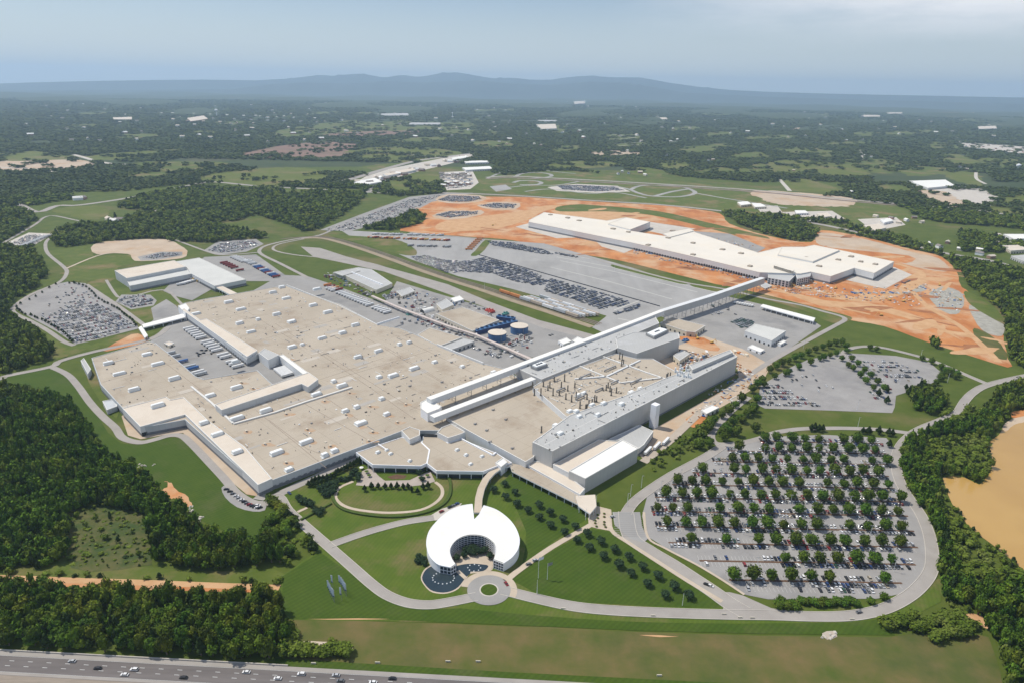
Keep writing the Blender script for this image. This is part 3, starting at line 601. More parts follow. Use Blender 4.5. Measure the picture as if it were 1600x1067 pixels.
# ------------------------------------------------------------------ buildings
def cen(pts): return Vector((sum(p.x for p in pts) / len(pts), sum(p.y for p in pts) / len(pts), 0))
def bld(name, label, cat, s, group=None):
    c = cen(PL(s)); return thing(name, label, cat, (c.x, c.y, 0), 0, group)
def vol(t, s, z, mw, mr, zb=0.0, par=0.9, base=None, cop=None, o=None, k=4, rname='roof'):
    pts = PL(s, z, o, k) if isinstance(s, str) else s
    ar = sum(pts[i].x * pts[(i + 1) % len(pts)].y - pts[(i + 1) % len(pts)].x * pts[i].y for i in range(len(pts)))
    if ar < 0: pts = pts[::-1]
    MB().walls(pts, zb, z).build('wall', mw, t)
    MB().cap(offset(pts, .35) if par else pts, z - (par * .6 if par else 0)).build(rname, mr, t)
    if par:
        ins = offset(pts, .75); out = offset(pts, -.06); g = MB(); n = len(pts)
        vs = [(p.x, p.y, z + .05) for p in out] + [(p.x, p.y, z + .05) for p in ins] + [(p.x, p.y, z - par * .6) for p in ins] + [(p.x, p.y, z - .7) for p in out]
        fs = []
        for i in range(n):
            j = (i + 1) % n; fs += [(i, j, n + j, n + i), (n + i, n + j, 2 * n + j, 2 * n + i), (3 * n + i, 3 * n + j, j, i)]
        g.add(vs, fs).build('parapet', cop or m_cop, t)
    if base:                                                # darker band of doors and glazing at the foot of the wall
        MB().walls(offset(pts, -.09), zb + .3, base).build('base_band', m_door, t)
    if zb < 1: block(pts)
    return pts
def wallline(t, a, b, h, m_=None, w=.8, z0=0):
    g = MB(); a, b = Vector(a), Vector(b); d = b - a; g.box(((a.x + b.x) / 2, (a.y + b.y) / 2, z0), (d.length, w, h), math.atan2(d.y, d.x)); return g
def doors(t, a, b, n, w, h, z=0.4, mt=None, name='dock_door', out=.12):
    a, b = Vector((a.x, a.y, 0)), Vector((b.x, b.y, 0)); d = (b - a); L = d.length; d.normalize(); ang = math.atan2(d.y, d.x)
    nrm = Vector((d.y, -d.x, 0))
    for i in range(n):
        p = a + d * (L * (i + .5) / n) + nrm * out
        MB().box((p.x, p.y, z), (w, .3, h), ang).build(name, mt or m_door, t)
def ahu(t, px, py, z, L=12.5, W=4.6, H=3.4, axis=AX, name='rooftop_unit', top=None):
    p = P(px, py, z + 2); g = MB(); a = math.atan2(axis.y, axis.x); L *= random.uniform(.82, 1.15); W *= random.uniform(.85, 1.2); H *= random.uniform(.8, 1.15)
    g.box((p.x, p.y, z - .6), (L + .8, W + .8, .7), a).box((p.x, p.y, z + .1), (L, W, H * .8), a)
    g.box((p.x, p.y, z + .1 + H * .8), (L, W * .95, H * .2), a, taper=.86)
    q = p + axis * (L / 2 + .7); g.box((q.x, q.y, z - .5), (1.2, W * .55, H * .6), a, 1)
    g.build(name, [top or m_ahu, m_steel], t)
def rvent(t, px, py, z, r=1.3):
    p = P(px, py, z + 1); MB().cyl((p.x, p.y, z - .7), r * .7, 1.5, 10, 1).cyl((p.x, p.y, z + .8), r, .5, 10, 0).cyl((p.x, p.y, z + 1.3), r, .6, 10, 0, r * .2).build('roof_vent', [m_cream, m_steel], t)
    pts = [Vector((p.x + 1.5 + (3.4 + random.random() * 4.2) * math.cos(a) * (1.3 if math.cos(a) > 0 else .8), p.y - .6 + (2.2 + random.random() * 3) * math.sin(a), 0)) for a in [i * math.pi / 5 for i in range(10)]]
    return smooth_poly(pts, 3)

# ---- the main factory
ZM = 10.0
fac = bld('factory_building', 'vast low tan roofed assembly factory dotted with white rooftop units', 'factory', "400,600 410,602")
MAIN = "143,559 233,533 243,536 275,561 305,587 318,592 402,578 428,602 478,588 436,556 419,563 403,552 385,561 286,485 287,474 321,467 445,446 485,461 530,475 560,491 590,507 625,513 650,523 685,540 752,567 790,576 832,606 832,712 820,720 735,672 629.5,672 403,758 289,655 220,668 191,637 157,600"
main_pts = vol(fac, MAIN, ZM, m_wblue, m_rbeige, base=3.2, cop=m_wblue)
# seams on the tan roof
def seam(s, z, w=.5, mt=None, t=fac, h=.1, name='roof_seam'):
    q = PL(s, z); g = MB()
    for a, b in zip(q[:-1], q[1:]):
        d = b - a; g.box(((a.x + b.x) / 2, (a.y + b.y) / 2, z - .55), (d.length, w, h), math.atan2(d.y, d.x))
    return g.build(name, mt or m_seam, t)
for s in ["160,596 275,566 345,548", "215,634 330,602", "400,532 480,511 555,492", "510,595 600,569 675,546", "372,500 445,486 480,474", "310,507 400,483", "500,592 560,572 600,558", "640,640 700,612 800,572",
          "500,547 630,628 735,672", "430,505 560,592 650,655", "560,520 700,602", "360,470 480,545", "400,640 510,730", "450,615 600,700", "480,600 560,655", "600,540 700,600", "250,560 330,620", "610,520 760,592", "420,655 480,700 520,715"]:
    seam(s, ZM, .45)
for s in ["299,604 330,629 364,661", "365,662 430,644 480,627 550,605"]: seam(s, ZM, 2.2, m_cop, h=1.6, name='parapet_ledge')
seam("448,446 530,478 590,508", ZM, 1.2, m_cop, h=1.3, name='parapet_ledge')
seam("589,508 624,497", ZM, 1.2, m_wwhite, h=3, name='screen_wall'); seam("683,540 755,569", ZM, 1.6, m_wlight, h=3, name='parapet_ledge')
WING = "191,637 259,619 263,623 287,620 327,657 290,655 288,647 219,666"
vol(fac, "191,637 259,619 266,624 287,620 326,657 382,697 425,747 403,757 289,647 219,666", 12, m_wlight, m_rtan, base=3.5)
vol(fac, "336,631 470,585 482,581 497,592 481,604 471,599 346,640", 17, m_wblue, m_rtan)
vol(fac, "284,484 288,482 312,500 322,498 402,547 386,557", 13, m_wlight, m_rtan, base=4.5)
vol(fac, "404,551 413,544 436,554 419,562", 13, m_wlight, m_rgrey)
vol(fac, "278,478 290,474 296,482 290,490", 12.5, m_wwhite, m_rwhite)
vol(fac, "436,555 442,553 485,584 478,588", 12, m_wlight, m_rwhite)
vol(fac, "697,652 790,612 832,600 845,610 886,649 893,650 848,686 834,713 821,721 731,672", 12.5, m_wlight, m_rbeige)
vol(fac, "126,563 131,559 142,576 137,584", 8, m_wblue, m_rgrey)
vol(fac, "160,626 180,622 183,634 167,640", 6, m_wblue, m_wblue)
# wall panels and doors along the long south face
sp = PL("403,758 629.5,672", ZM); doors(fac, sp[0], sp[1], 26, 3.2, 3.6, .5)
sp = PL("219,666 289,647", 12); doors(fac, sp[0], sp[1], 10, 4.0, 4.2, .4, m_dark)
sp = PL("286,485 385,561", ZM); doors(fac, sp[0], sp[1], 30, 3.2, 3.8, .4, m_dark)
sp = PL("436,556 478,588", ZM); doors(fac, sp[0], sp[1], 14, 3.2, 3.8, .4, m_dark)
for a in ["169,566 186,582 229,552 246,567 272,590 209,607", "328,616 369,604 415,640 370,652 478,688 432,705", "374,504 392,517 376,482 432,490 456,502 456,541 306,489 357,471",
          "426,456 447,465 440,448 495,451 489,476 512,487 455,501 535,519 555,507 503,527 559,556 591,547 614,585 647,574", "564,659 494,614 534,601"]:
    for q in a.split(): x, y = map(float, q.split(',')); ahu(fac, x, y, ZM)
for a in ["521,594 539,640 557,634 559,659 604,645 596,621 507,709 522,702 451,731 403,498 472,537 624,537 639,534 679,564 592,587 722,571"]:
    for q in a.split(): x, y = map(float, q.split(',')); ahu(fac, x, y, ZM, 6.5, 4.2, 2.8)
for q in "246,632 339,676".split(): x, y = map(float, q.split(',')); ahu(fac, x, y, 12)
for q in "318,658 370,703 367,563 771,580".split(): x, y = map(float, q.split(',')); ahu(fac, x, y, 12.5, 8, 4, 2.8)
stain = MB()
for q in "414,692 447,645 507,625 546,612 480,669 516,695 447,721 540,646 578,633 621,658 582,673 576,687 634,630 395,605 377,596 385,672 452,560 330,665".split():
    x, y = map(float, q.split(',')); stain.cap(rvent(fac, x, y, ZM), ZM - .48)
for q in "604,648 560,665 420,641 376,653 484,689 528,596 440,706".split():
    x, y = map(float, q.split(',')); p = P(x, y, ZM); stain.cap(smooth_poly([Vector((p.x + 4 + (2 + random.random() * 5) * math.cos(a), p.y - 2 + (1.5 + random.random() * 3) * math.sin(a), 0)) for a in [i * math.pi / 4 for i in range(8)]], 3), ZM - .46)
so_ = stain.build('rust_stain', m_rust, fac)
for q in "680,555 705,566 735,590 700,622 712,630 770,640 760,672 790,655 742,662 765,690 800,700 690,597 640,603 600,600 565,560 520,545 470,520 430,520".split():
    x, y = map(float, q.split(',')); p = P(x, y, ZM if x < 735 else 12.5); zt = ZM if x < 735 else 12.5
    MB().box((p.x, p.y, zt - .6), (2.2, 1.8, 1.6), .78).cyl((p.x + 2, p.y, zt - .6), .35, 2.6, 8).build('roof_fan', m_steel, fac)
# small clutter of the roofs: curbs, pipes, hatches (too many to count)
def insidep(poly, x, y):
    r = False; n = len(poly)
    for i in range(n):
        a, b = poly[i], poly[(i + 1) % n]
        if (a.y > y) != (b.y > y) and x < (b.x - a.x) * (y - a.y) / (b.y - a.y) + a.x: r = not r
    return r
def roofbits(t, poly, z, n, pipes=20):
    g = MB(); xs = [p.x for p in poly]; ys = [p.y for p in poly]; k = 0
    while n > 0 and k < 20000:
        k += 1; x, y = random.uniform(min(xs), max(xs)), random.uniform(min(ys), max(ys))
        if not insidep(poly, x, y): continue
        n -= 1
        if pipes > 0 and n % 6 == 0:
            pipes -= 1; d = random.choice([AX, BX]) * random.uniform(4, 14); e = Vector((x, y, z)) + d
            if insidep(poly, e.x, e.y): g.beam((x, y, z - .1), (e.x, e.y, z - .1), .45, random.choice([0, 1]))
        elif n % 3: g.cyl((x, y, z - .6), random.uniform(.2, .6), random.uniform(.6, 1.8), 7, random.choice([0, 1, 2]))
        else: g.box((x, y, z - .6), (random.uniform(.8, 2.6), random.uniform(.8, 1.8), random.uniform(.5, 1.6)), RF, random.choice([0, 1, 2, 3]))
    tag(g.build('roof_details', [m_steel, m_ahu, m_stack, m_cream], t), kind='stuff')
roofbits(fac, main_pts, ZM, 620, 90)
pt = MB(); k = 0; xs = [p.x for p in main_pts]; ys = [p.y for p in main_pts]
while k < 95:
    x, y = random.uniform(min(xs), max(xs)), random.uniform(min(ys), max(ys)); l_, w_ = random.uniform(4, 26), random.uniform(3, 12); q = [Vector((x, y, 0)) + AX * a_ * l_ + BX * b_ * w_ for a_, b_ in ((-.5, -.5), (-.5, .5), (.5, .5), (.5, -.5))]
    if all(insidep(main_pts, p.x, p.y) for p in q): pt.add([(p.x, p.y, ZM - .51 + .0008 * k) for p in q], [(3, 2, 1, 0)], k % 3); k += 1
pt.build('roof_patches', [mat('roof_patch_dark', (.35, .30, .235), (.42, .365, .29), .06, detail=9), mat('roof_patch_pale', (.46, .41, .345), (.52, .47, .40), .06, detail=9), mat('roof_patch_grey', (.36, .335, .30), (.43, .40, .36), .06, detail=9)], fac)
# ---- front offices with white fascias
off = bld('office_building', 'low front offices with faceted white fascia facing the oval garden', 'office', "660,700 662,702")
def office(s, z=8.5):
    pts = PL(s, z); ar = sum(pts[i].x * pts[(i + 1) % len(pts)].y - pts[(i + 1) % len(pts)].x * pts[i].y for i in range(len(pts)))
    if ar < 0: pts = pts[::-1]
    ins = offset(pts, 1.6); MB().walls(ins, 0, z - 3.2).build('window', m_glass, off)
    MB().walls(pts, z - 3.4, z).cap([p for p in pts][::-1], z - 3.4).build('fascia', m_wwhite, off); MB().cap(offset(pts, .5), z - .5).build('roof', m_rbeige, off)
    n = len(pts); b = offset(pts, .7)
    MB().add([(p.x, p.y, z) for p in pts] + [(p.x, p.y, z) for p in b] + [(p.x, p.y, z - .5) for p in b], [f for i in range(n) for f in ((i, (i + 1) % n, n + (i + 1) % n, n + i), (n + i, n + (i + 1) % n, 2 * n + (i + 1) % n, 2 * n + i))]).build('parapet', m_wwhite, off)
    for i in range(n):
        a, c = pts[i], pts[(i + 1) % n]; L = (c - a).length
        if L > 20 and (a.y + c.y) / 2 < cen(pts).y:
            for k in range(int(L // 11) + 1):
                q = a.lerp(c, k * 11 / L); q = q.lerp(cen(pts), .01); MB().box((q.x, q.y, 0), (.7, .7, z - 3.4), 0).build('column', m_wwhite, off)
    block(pts)
office("556,706 628,682 640,686 657,680 659,691 671,702 667,723 657,727.5 582,725.5"); office("671,702 659,691 661,680 683,677 700,691 720,685 776,707 800,722 775,728 755,736 682,735 667,723.5")
vol(off, "627,672 640,666 656,671 656,679 640,686", 14, m_wlight, m_rbeige); vol(off, "683,675 700,683.5 721,677 727,674 705,661 690,667", 14, m_wlight, m_rbeige)
q = PL("656,676 683,677", 12); g = MB(); g.add([(q[0].x, q[0].y, 6), (q[1].x, q[1].y, 6), (q[1].x, q[1].y, 11.4), (q[0].x, q[0].y, 11.4)], [(0, 1, 2, 3)]).build('window', m_glass, off)
for q in "604,700 610,706 590,704 728,708 753,710 735,722 640,717 714,700".split(): x, y = map(float, q.split(',')); ahu(off, x, y, 8.5, 3.5, 2.5, 1.6)
seam("720,685 770,711 775,707", 8.5, 1.3, m_wwhite, off, 1.6, 'parapet')
seam("591,693 604,702", 8.5, 1.0, m_wwhite, off, 1.0, 'parapet')

# ---- paint shop, conveyor halls
ps = bld('paint_shop_building', 'tall grey metal paint shop with long blank wall and exhaust stacks', 'factory', "960,600 962,602")
GP = vol(ps, "832,690 863,704 1152,557 1143,549 1075,578 1040,590 975,618 890,648 845,681", 26, m_wgrey, m_rgrey, base=2.2, cop=m_cop)
vol(ps, "832,604 848,594 962,552 995,560 1020,560 1062,583 1040,595 975,622 890,652 884,650", 19, m_wlight, m_rbeige, cop=m_wlight)
vol(ps, "806,574 846,592 962,545 990,522 1030,505 1022,492 940,521 845,557", 22, m_wgrey, m_rgrey)
vol(ps, "962,529 990,519 1060,520 1062,528 995,552 965,543", 24, m_wgrey, m_rgrey)
vol(ps, "1077,570 1141,546 1145,550 1082,577", 30, m_wgrey, m_rgrey, zb=25)
vol(ps, "889,735 914.5,747 997,700 972,686", 16, m_wgrey, m_rwhite); vol(ps, "864,725 889,738 973,689 935,686", 13, m_wlight, m_rtan)
vol(ps, "824,726 832,719 864,724 914,763 906,772 880,757", 8, m_wwhite, m_rtan, base=2.5)
vol(ps, "950,686 999,663 1021,673 1006,694 998,700 975,688", 9, m_wgrey, m_rgrey, base=3)
q = P(1020, 668); MB().box((q.x + 1, q.y + 2, 0), (7.5, 7, 28), RF).build('stair_tower', m_wwhite, ps); q2 = q
seam("850,694 1000,617 1146,553", 26, .5, m_cop, ps); seam("838,600 905,572 962,548", 22, .4, m_steel, ps)
for s, z in [("903,571 970,598 1035,590", 19), ("942,557 1010,582 1040,592", 19)]: seam(s, z, 2.2, m_cop, ps, 1.4, 'parapet_ledge')
seam("898,592 948,588 1000,563", 19, 2.2, m_wlight, ps, 1.4, 'parapet_ledge'); seam("870,620 930,600 950,596", 19, .5, m_seam, ps)
for q, z in [("832,600 856,604 864,612 866,590 874,612 882,590 887,605 898,600 900,618 915,634 920,628 925,626 929,622 947,604 950,600 953,606 963,608 968,555 972,557 906,632 917,634 932,622 835,612 845,612 884,618 893,622 849,598 971,566 974,564 1043,586 1047,584 846,670 1041,588 955,612 917,618 859,600 877,600", 19)]:
    for t_ in q.split():
        x, y = map(float, t_.split(',')); p = P(x, y + 5, z); MB().cyl((p.x, p.y, z - .6), .75, random.uniform(6.5, 10), 8).cyl((p.x, p.y, z - .6), 1.2, 1.2, 8).build('exhaust_stack', m_stack, ps)
for t_ in "903,615 912,612 934,646 971,629 990,620 875,674 986,611 1000,605 890,640 900,640 943,628 925,630 905,648 868,662".split():
    x, y = map(float, t_.split(',')); z = 26 if y > 620 and x > 868 and x != 903 else 19
    ahu(ps, x, y, z, 6.5, 3.8, 2.2)
for t_ in "1058,582 1062,578 1068,584 1072,575 1075,585 1063,572 1055,577".split():
    x, y = map(float, t_.split(',')); p = P(x, y + 4, 26); MB().cyl((p.x, p.y, 25.4), 1.0, 6.5, 8).box((p.x + 2, p.y, 25.4), (3, 3, 2.5), .78).build('exhaust_stack', m_ahu, ps)
# rooftop cooler with raised rim on the grey roofs
for (s, z) in [("829,571 838,575 856,569 846,564", 23.4), ("1009,521 1022,527 1045,516 1030,512", 25.4)]:
    pts = PL(s, z + 1.5); MB().walls(pts, z - 1.4, z + 1.5).build('cooler_frame', m_steel, ps); MB().prism(offset(pts, 1.5), z - 1, z + 2.6).build('cooler_top', m_ahu, ps)
    c = cen(pts)
    for k in (-1, 0, 1): MB().cyl((c.x + AX.x * k * 4, c.y + AX.y * k * 4, z + 2.6), 1.6, .6, 12).build('cooler_fan', m_dark, ps)
for t_ in "845,560 850,556 865,590 890,582 920,560 890,552 915,540 940,545 880,565 975,524 1038,520".split():
    x, y = map(float, t_.split(',')); p = P(x, y, 22.5); MB().box((p.x, p.y, 21.5), (2, 2, 1.8), .78).cyl((p.x, p.y + 2, 21.5), .3, 2.8, 6).build('roof_fan', m_steel, ps)
ps_mid = PL("836,608 850,600 960,556 1000,566 1040,585 975,614 890,645", 19); roofbits(ps, ps_mid, 19, 230, 30); roofbits(ps, PL("812,574 846,589 940,553 1000,520 940,524 850,560", 22), 22, 70, 10); roofbits(ps, GP, 26, 110, 12)
for a_, b_, w_ in ((905, 592, 1), (945, 580, 1), (985, 600, 1), (900, 625, 2), (930, 612, 2), (955, 600, 2), (870, 612, 2)):
    p = P(a_, b_, 19); d = AX * (22 if w_ == 1 else 14); MB().beam((p.x, p.y, 20.6), (p.x + d.x, p.y + d.y, 20.6), 1.4).beam((p.x, p.y, 19), (p.x, p.y, 20.8), 1.2).beam((p.x + d.x, p.y + d.y, 19), (p.x + d.x, p.y + d.y, 20.8), 1.2).build('roof_duct', m_steel, ps)
# conveyor bridges
def bridge(name, label, s, w, ztop, hgt, step=26, mw=None, mr=None, legz=0, z0=None):
    c = PL(s, ztop); t = thing(name, label, 'bridge', (c[0].x, c[0].y, 0)); z0 = ztop - hgt
    L, R_ = strip_pts(c, w); n = len(c)
    MB().add([(p.x, p.y, ztop) for p in L] + [(p.x, p.y, ztop) for p in R_], [(n + i, n + i + 1, i + 1, i) for i in range(n - 1)]).build('roof', mr or m_rwhite, t)
    wm = MB()
    for S in (L, R_):
        wm.add([(p.x, p.y, z0) for p in S] + [(p.x, p.y, ztop - .02) for p in S], [(i, i + 1, n + i + 1, n + i) for i in range(n - 1)])
    wm.add([(p.x, p.y, z0) for p in L] + [(p.x, p.y, z0) for p in R_], [(i, i + 1, n + i + 1, n + i) for i in range(n - 1)])
    wm.add([(L[0].x, L[0].y, z0), (R_[0].x, R_[0].y, z0), (R_[0].x, R_[0].y, ztop), (L[0].x, L[0].y, ztop)], [(0, 1, 2, 3)])
    wm.add([(L[-1].x, L[-1].y, z0), (R_[-1].x, R_[-1].y, z0), (R_[-1].x, R_[-1].y, ztop), (L[-1].x, L[-1].y, ztop)], [(0, 1, 2, 3)])
    wm.build('wall', mw or m_wlight, t)
    if step:
        acc = step / 2
        for a, b in zip(c[:-1], c[1:]):
            d = b - a; LL = d.length
            while acc < LL:
                p = a + d * (acc / LL); nn = Vector((-d.y, d.x)).normalized() * (w * .4)
                lg = MB()
                for sgn in (1, -1): lg.beam((p.x + nn.x * sgn, p.y + nn.y * sgn, legz), (p.x + nn.x * sgn, p.y + nn.y * sgn, z0 + .1), .6)
                lg.beam((p.x + nn.x, p.y + nn.y, legz + (z0 - legz) * .5), (p.x - nn.x, p.y - nn.y, legz + (z0 - legz) * .5), .35)
                lg.build('support_leg', m_steel, t); acc += step
            acc -= LL
    block(L + R_[::-1])
    return t
bridge('conveyor_bridge', 'long white roofed conveyor gallery over the tan roof, farther of the parallel pair', "670,622 760,589 845,557 940,521.5 1035,485", 8, 25, 7, 24, legz=10)
cb = bridge('conveyor_bridge', 'elevated grey conveyor bridge with pale roof crossing the yard to the new white hall', "1035,485 1110,462 1192,434", 9, 24, 11, 24, mw=m_wgrey, mr=m_wlight)
bridge('conveyor_bridge', 'shorter white roofed conveyor gallery ending at the paint shop, nearer of the parallel pair', "675,650 760,618 834,590", 8, 21, 6, 22, legz=10)
cvh = bld('transfer_block', 'small white L shaped block where the two conveyor galleries start', 'building', "672,632 674,634")
vol(cvh, "657,628 668,622 690,634 686,638 668,645 657,637", 20, m_wwhite, m_rwhite); 
# ---- covered walkways
def canopy(name, label, s, z, mt, th=1.2, legs=11, mleg=None, cat='walkway'):
    pts = PL(s, z); t = thing(name, label, cat, tuple(Vector((pts[0].x, pts[0].y, 0))))
    ar = sum(pts[i].x * pts[(i + 1) % len(pts)].y - pts[(i + 1) % len(pts)].x * pts[i].y for i in range(len(pts)))
    if ar < 0: pts = pts[::-1]
    MB().walls(pts, z - th, z).cap(pts[::-1], z - th).build('fascia', m_wwhite, t); MB().cap(pts, z - .02).build('roof', mt, t)
    ins = offset(pts, .8)
    for a, b in zip(ins, ins[1:] + ins[:1]):
        L = (b - a).length
        if L > 12:
            for k in range(int(L // legs) + 1):
                q = a.lerp(b, min(1, k * legs / L)); MB().box((q.x, q.y, 0), (.6, .6, z - th), 0).build('column', m_wwhite, t)
    block(pts); return t
wk = canopy('covered_walkway', 'long tan roofed covered walkway with white edge beside the dark lawn', "796,723 821,727 868,752 903,773 906,789 800,736", 6, m_rbeige, 1.0, 9)
canopy('entrance_canopy', 'white faceted entrance canopy at the end of the covered walkway by the sandstone plaza', "900,774 930,772 932,790 922,802 904,790", 7, m_rtan, 1.2, 8, cat='canopy')
canopy('covered_walkway', 'white roofed walkway crossing the grass from west car park to the factory', "222,507 287,490 289,496 224,512", 6, m_rwhite, 1.6, 14)
canopy('gatehouse_canopy', 'short white canopy roof at the corner of the west car park', "216,512 221,509 231,524 226,528", 5, m_rwhite, 1.2, 8, cat='canopy')
canopy('lorry_shelter', 'long open sided white roofed shelter along the back of the east yard', "1188,479 1192,475.5 1274,497 1271,502", 6.5, m_rwhite, 1.4, 10, cat='shelter')
# curved entrance bridge
cbz = bridge('entrance_bridge', 'curved sand coloured footbridge from the offices to the round white building', "797,724 782,728 769,737 759,748 752,762 748,778 746.5,800", 6.5, 6.5, 1.6, 13, m_wwhite, m_sand)
eb = bld('entrance_block', 'small white cube where the curved footbridge leaves the offices', 'building', "781,722 783,724"); vol(eb, "774,722 786,714 793,721 783,729", 10, m_wwhite, m_rwhite)
# ---- the round visitor centre
PLY, PLK = P(787, 879, 8).y, .14                            # the roof plane rises towards the back
def Q(px, py):
    z = 8.0
    for _ in range(30): p = P(px, py, z); z = .5 * z + .5 * (8.0 + (p.y - PLY) * PLK)
    return P(px, py, z)
def QL(s): return [Q(*map(float, t.split(','))) for t in s.split()]
o1 = smooth_poly(QL("787,879 800,869.5 808.6,857.7 811.5,846 810,835 803.6,821 792,807.5 775,795.5 756,789"), 5, False)
o2 = smooth_poly(QL("737.8,786.8 721,789.6 702,797.5 685.5,811 672,827 667,842 667.3,855 672,868.5 680.5,878 687,882"), 5, False)
notch = QL("749,803 740.5,812 739,798"); endL = QL("704,885.5")
ii = smooth_poly(QL("711.7,880.4 705.8,871 703,859.5 707.5,849 716,841 727.7,836 741,834.6 754.7,836.6 764.8,841.7 772.4,849 775,857.7 774,866 771.5,873"), 5, False)
ring = o1 + notch + o2 + endL + ii
zc = cen(ring); zen = thing('visitor_centre', 'round white ring shaped visitor centre open towards its pool and turning circle', 'building', (zc.x, zc.y, 0))
vs = [Vector((p.x, p.y, 0)) for p in ring]; tr = tessellate_polygon([vs])
MB().add([tuple(p) for p in ring], [t if (vs[t[1]] - vs[t[0]]).cross(vs[t[2]] - vs[t[0]]).z > 0 else t[::-1] for t in tr]).build('roof', m_rwhite, zen)
def curtain(pts, mt, nm, dz=.02, z0=0.0):
    n = len(pts); return MB().add([(p.x, p.y, z0) for p in pts] + [(p.x, p.y, p.z - dz) for p in pts], [(i, i + 1, n + i + 1, n + i) for i in range(n - 1)]).build(nm, mt, zen)
curtain(o1, m_wwhite, 'outer_wall'); curtain(o2, m_wwhite, 'outer_wall'); curtain([o1[-1]] + notch + [o2[0]], m_wgrey, 'notch_wall'); curtain([p for p in ii], m_glass, 'curtain_glass', 1.0)
curtain([o2[-1], endL[0], ii[0]], m_glass, 'end_glazing', .9); curtain([ii[-1], o1[0]], m_glass, 'end_glazing', .9)
def grid(pts, nm, levels, w, every=1):
    g = MB(); c = cen(ii)
    pp = [p + (c + Vector((0, -30, 0)) - Vector((p.x, p.y, 0))).normalized() * .25 for p in pts]
    for p in pp[::every]: g.beam((p.x, p.y, 0), (p.x, p.y, p.z - .5), w)
    for k in range(levels + 1):
        for a_, b_ in zip(pp[:-1], pp[1:]): g.beam((a_.x, a_.y, max(.3, (a_.z - .7) * k / levels)), (b_.x, b_.y, max(.3, (b_.z - .7) * k / levels)), w)
    g.build(nm, m_wwhite, zen)
grid(ii, 'mullion_grid', 6, .24, 2)
def sub(a_, b_, n): return [a_.lerp(b_, i / n) for i in range(n + 1)]
grid(sub(o2[-1], endL[0], 3) + sub(endL[0], ii[0], 2)[1:], 'end_frame', 2, .4); grid(sub(ii[-1], o1[0], 4), 'end_frame', 3, .4)
g = MB(); n = len(o1) + 3 + len(o2); rim = o1 + notch + o2 + endL
for a_, b_ in zip(rim[:-1], rim[1:]): g.beam((a_.x, a_.y, a_.z - .25), (b_.x, b_.y, b_.z - .25), .6)
g.build('roof_edge', m_wwhite, zen)
block(rim)
court = sheet('courtyard_paving', [Vector((p.x, p.y, 0)) for p in ii] + PL("768,884 740,884 716,888"), m_sand, 6.5)
sheet('water', PL("660,906 662,895 668,888 676,884 684,886 700,896 712,889 735,893 727,903 716,917 703,924 688,925.5 672,921"), m_pool, 7, 3)
sheet('pool_rim', PL("658,906 660,894 667,886 676,882 690,884 740,885 768,884 765,893 735,896 729,904 717,919 703,926 688,927.5 671,923"), m_sand, 6, 3)
sheet('water', PL("712,886 722,882 738,880.5 752,881.5 763,884 755,892 735,893 722,895"), m_pool, 7.5, 3)
sheet('footbridge_deck', PL("712,893 718,891 731,903 725,905"), m_sand, 10); sheet('footbridge_deck', PL("760,891 766,881 770,882 766,893"), m_sand, 10)
fj = MB()
for c_, rr, nn_ in ((P(693, 903), P(693, 903) - P(710, 903), 16), (P(741, 887), P(741, 887) - P(751, 887), 8)):
    r = rr.length
    for i in range(nn_): a = 2 * math.pi * i / nn_; fj.cyl((c_.x + r * math.cos(a), c_.y + r * .8 * math.sin(a), .4), .62, .5, 6, r2=.2)
fo = tag(fj.build('fountain_nozzles', m_ahu), 'ring of small white fountain jets in the dark round pool', 'fountain')
m_unit2 = mat('unit_tan', (.36, .31, .25), (.44, .38, .31), .3)
# ---- new white hall
nh = bld('assembly_hall', 'huge new cream roofed assembly hall on the orange building site', 'factory', "1100,385 1102,387")
vol(nh, "827,344 850,332 948,345 978,340 1016,347 1016,349.5 985,361 1050,371 1084,360 1085,363 1184,395 1222,386 1257,386 1272,383 1312,391 1397,409 1366,427 1335,419 1298,432 1267,425 1250,428 1187,426 1100,405 990,380 826,347", 16, m_wlight, m_rnew, base=4, cop=m_rnew)
vol(nh, "1222,386 1257,386 1272,383 1312,391 1270,409 1215,398", 19, m_wlight, m_rnew, zb=15, cop=m_rnew)
vol(nh, "978,340 1016,347 985,359 950,350", 19, m_wlight, m_rnew, zb=15, cop=m_rnew); vol(nh, "1046,371 1084,361 1076,357 1035,365", 17.5, m_wlight, m_rnew, zb=15, cop=m_rnew)
q = PL("1209,417 1239,426", 19); MB().add([(q[0].x, q[0].y, 16), (q[1].x, q[1].y, 16), (q[1].x, q[1].y, 21), (q[0].x, q[0].y, 21)], [(0, 1, 2, 3)]).build('clerestory_window', m_dark, nh); MB().prism([q[0], q[1], q[1] + Vector((8, 14, 0)), q[0] + Vector((8, 14, 0))], 16, 21.2).build('roof_monitor', m_rnew, nh)
for s, z in (("1200,428 1208,424 1243,430 1233,440 1200,434", 13), ("1243,428 1267,426 1266,432 1246,436", 14)): 
    e_ = vol(nh, s, z, m_wlight, m_rgrey)
    for a, b in zip(e_, e_[1:] + e_[:1]):
        if (a - b).length > 12 and (a + b).y / 2 < cen(e_).y + 4:
            for zz in (1, 5, 9): doors(nh, a, b, int((a - b).length // 6), 3.8, 2.8, zz, m_glass, 'window')
for q in "860,335 887,340 905,344 961,351 958,357 982,362 991,350 1051,360 1044,371 1083,379 1129,389 1158,395 1083,397 1172,415 1013,382 1260,402 1310,405 1280,415 1345,408 1368,412 1330,400".split():
    x, y = map(float, q.split(',')); ahu(nh, x, y, 16, 9, 9, 2.2, top=m_unit2)
q = PL("990,380 1100,405 1187,426", 16); doors(nh, q[0], q[1], 26, 4, 4.5, .4, m_dark); doors(nh, q[1], q[2], 22, 4, 5.5, .4, m_dark)
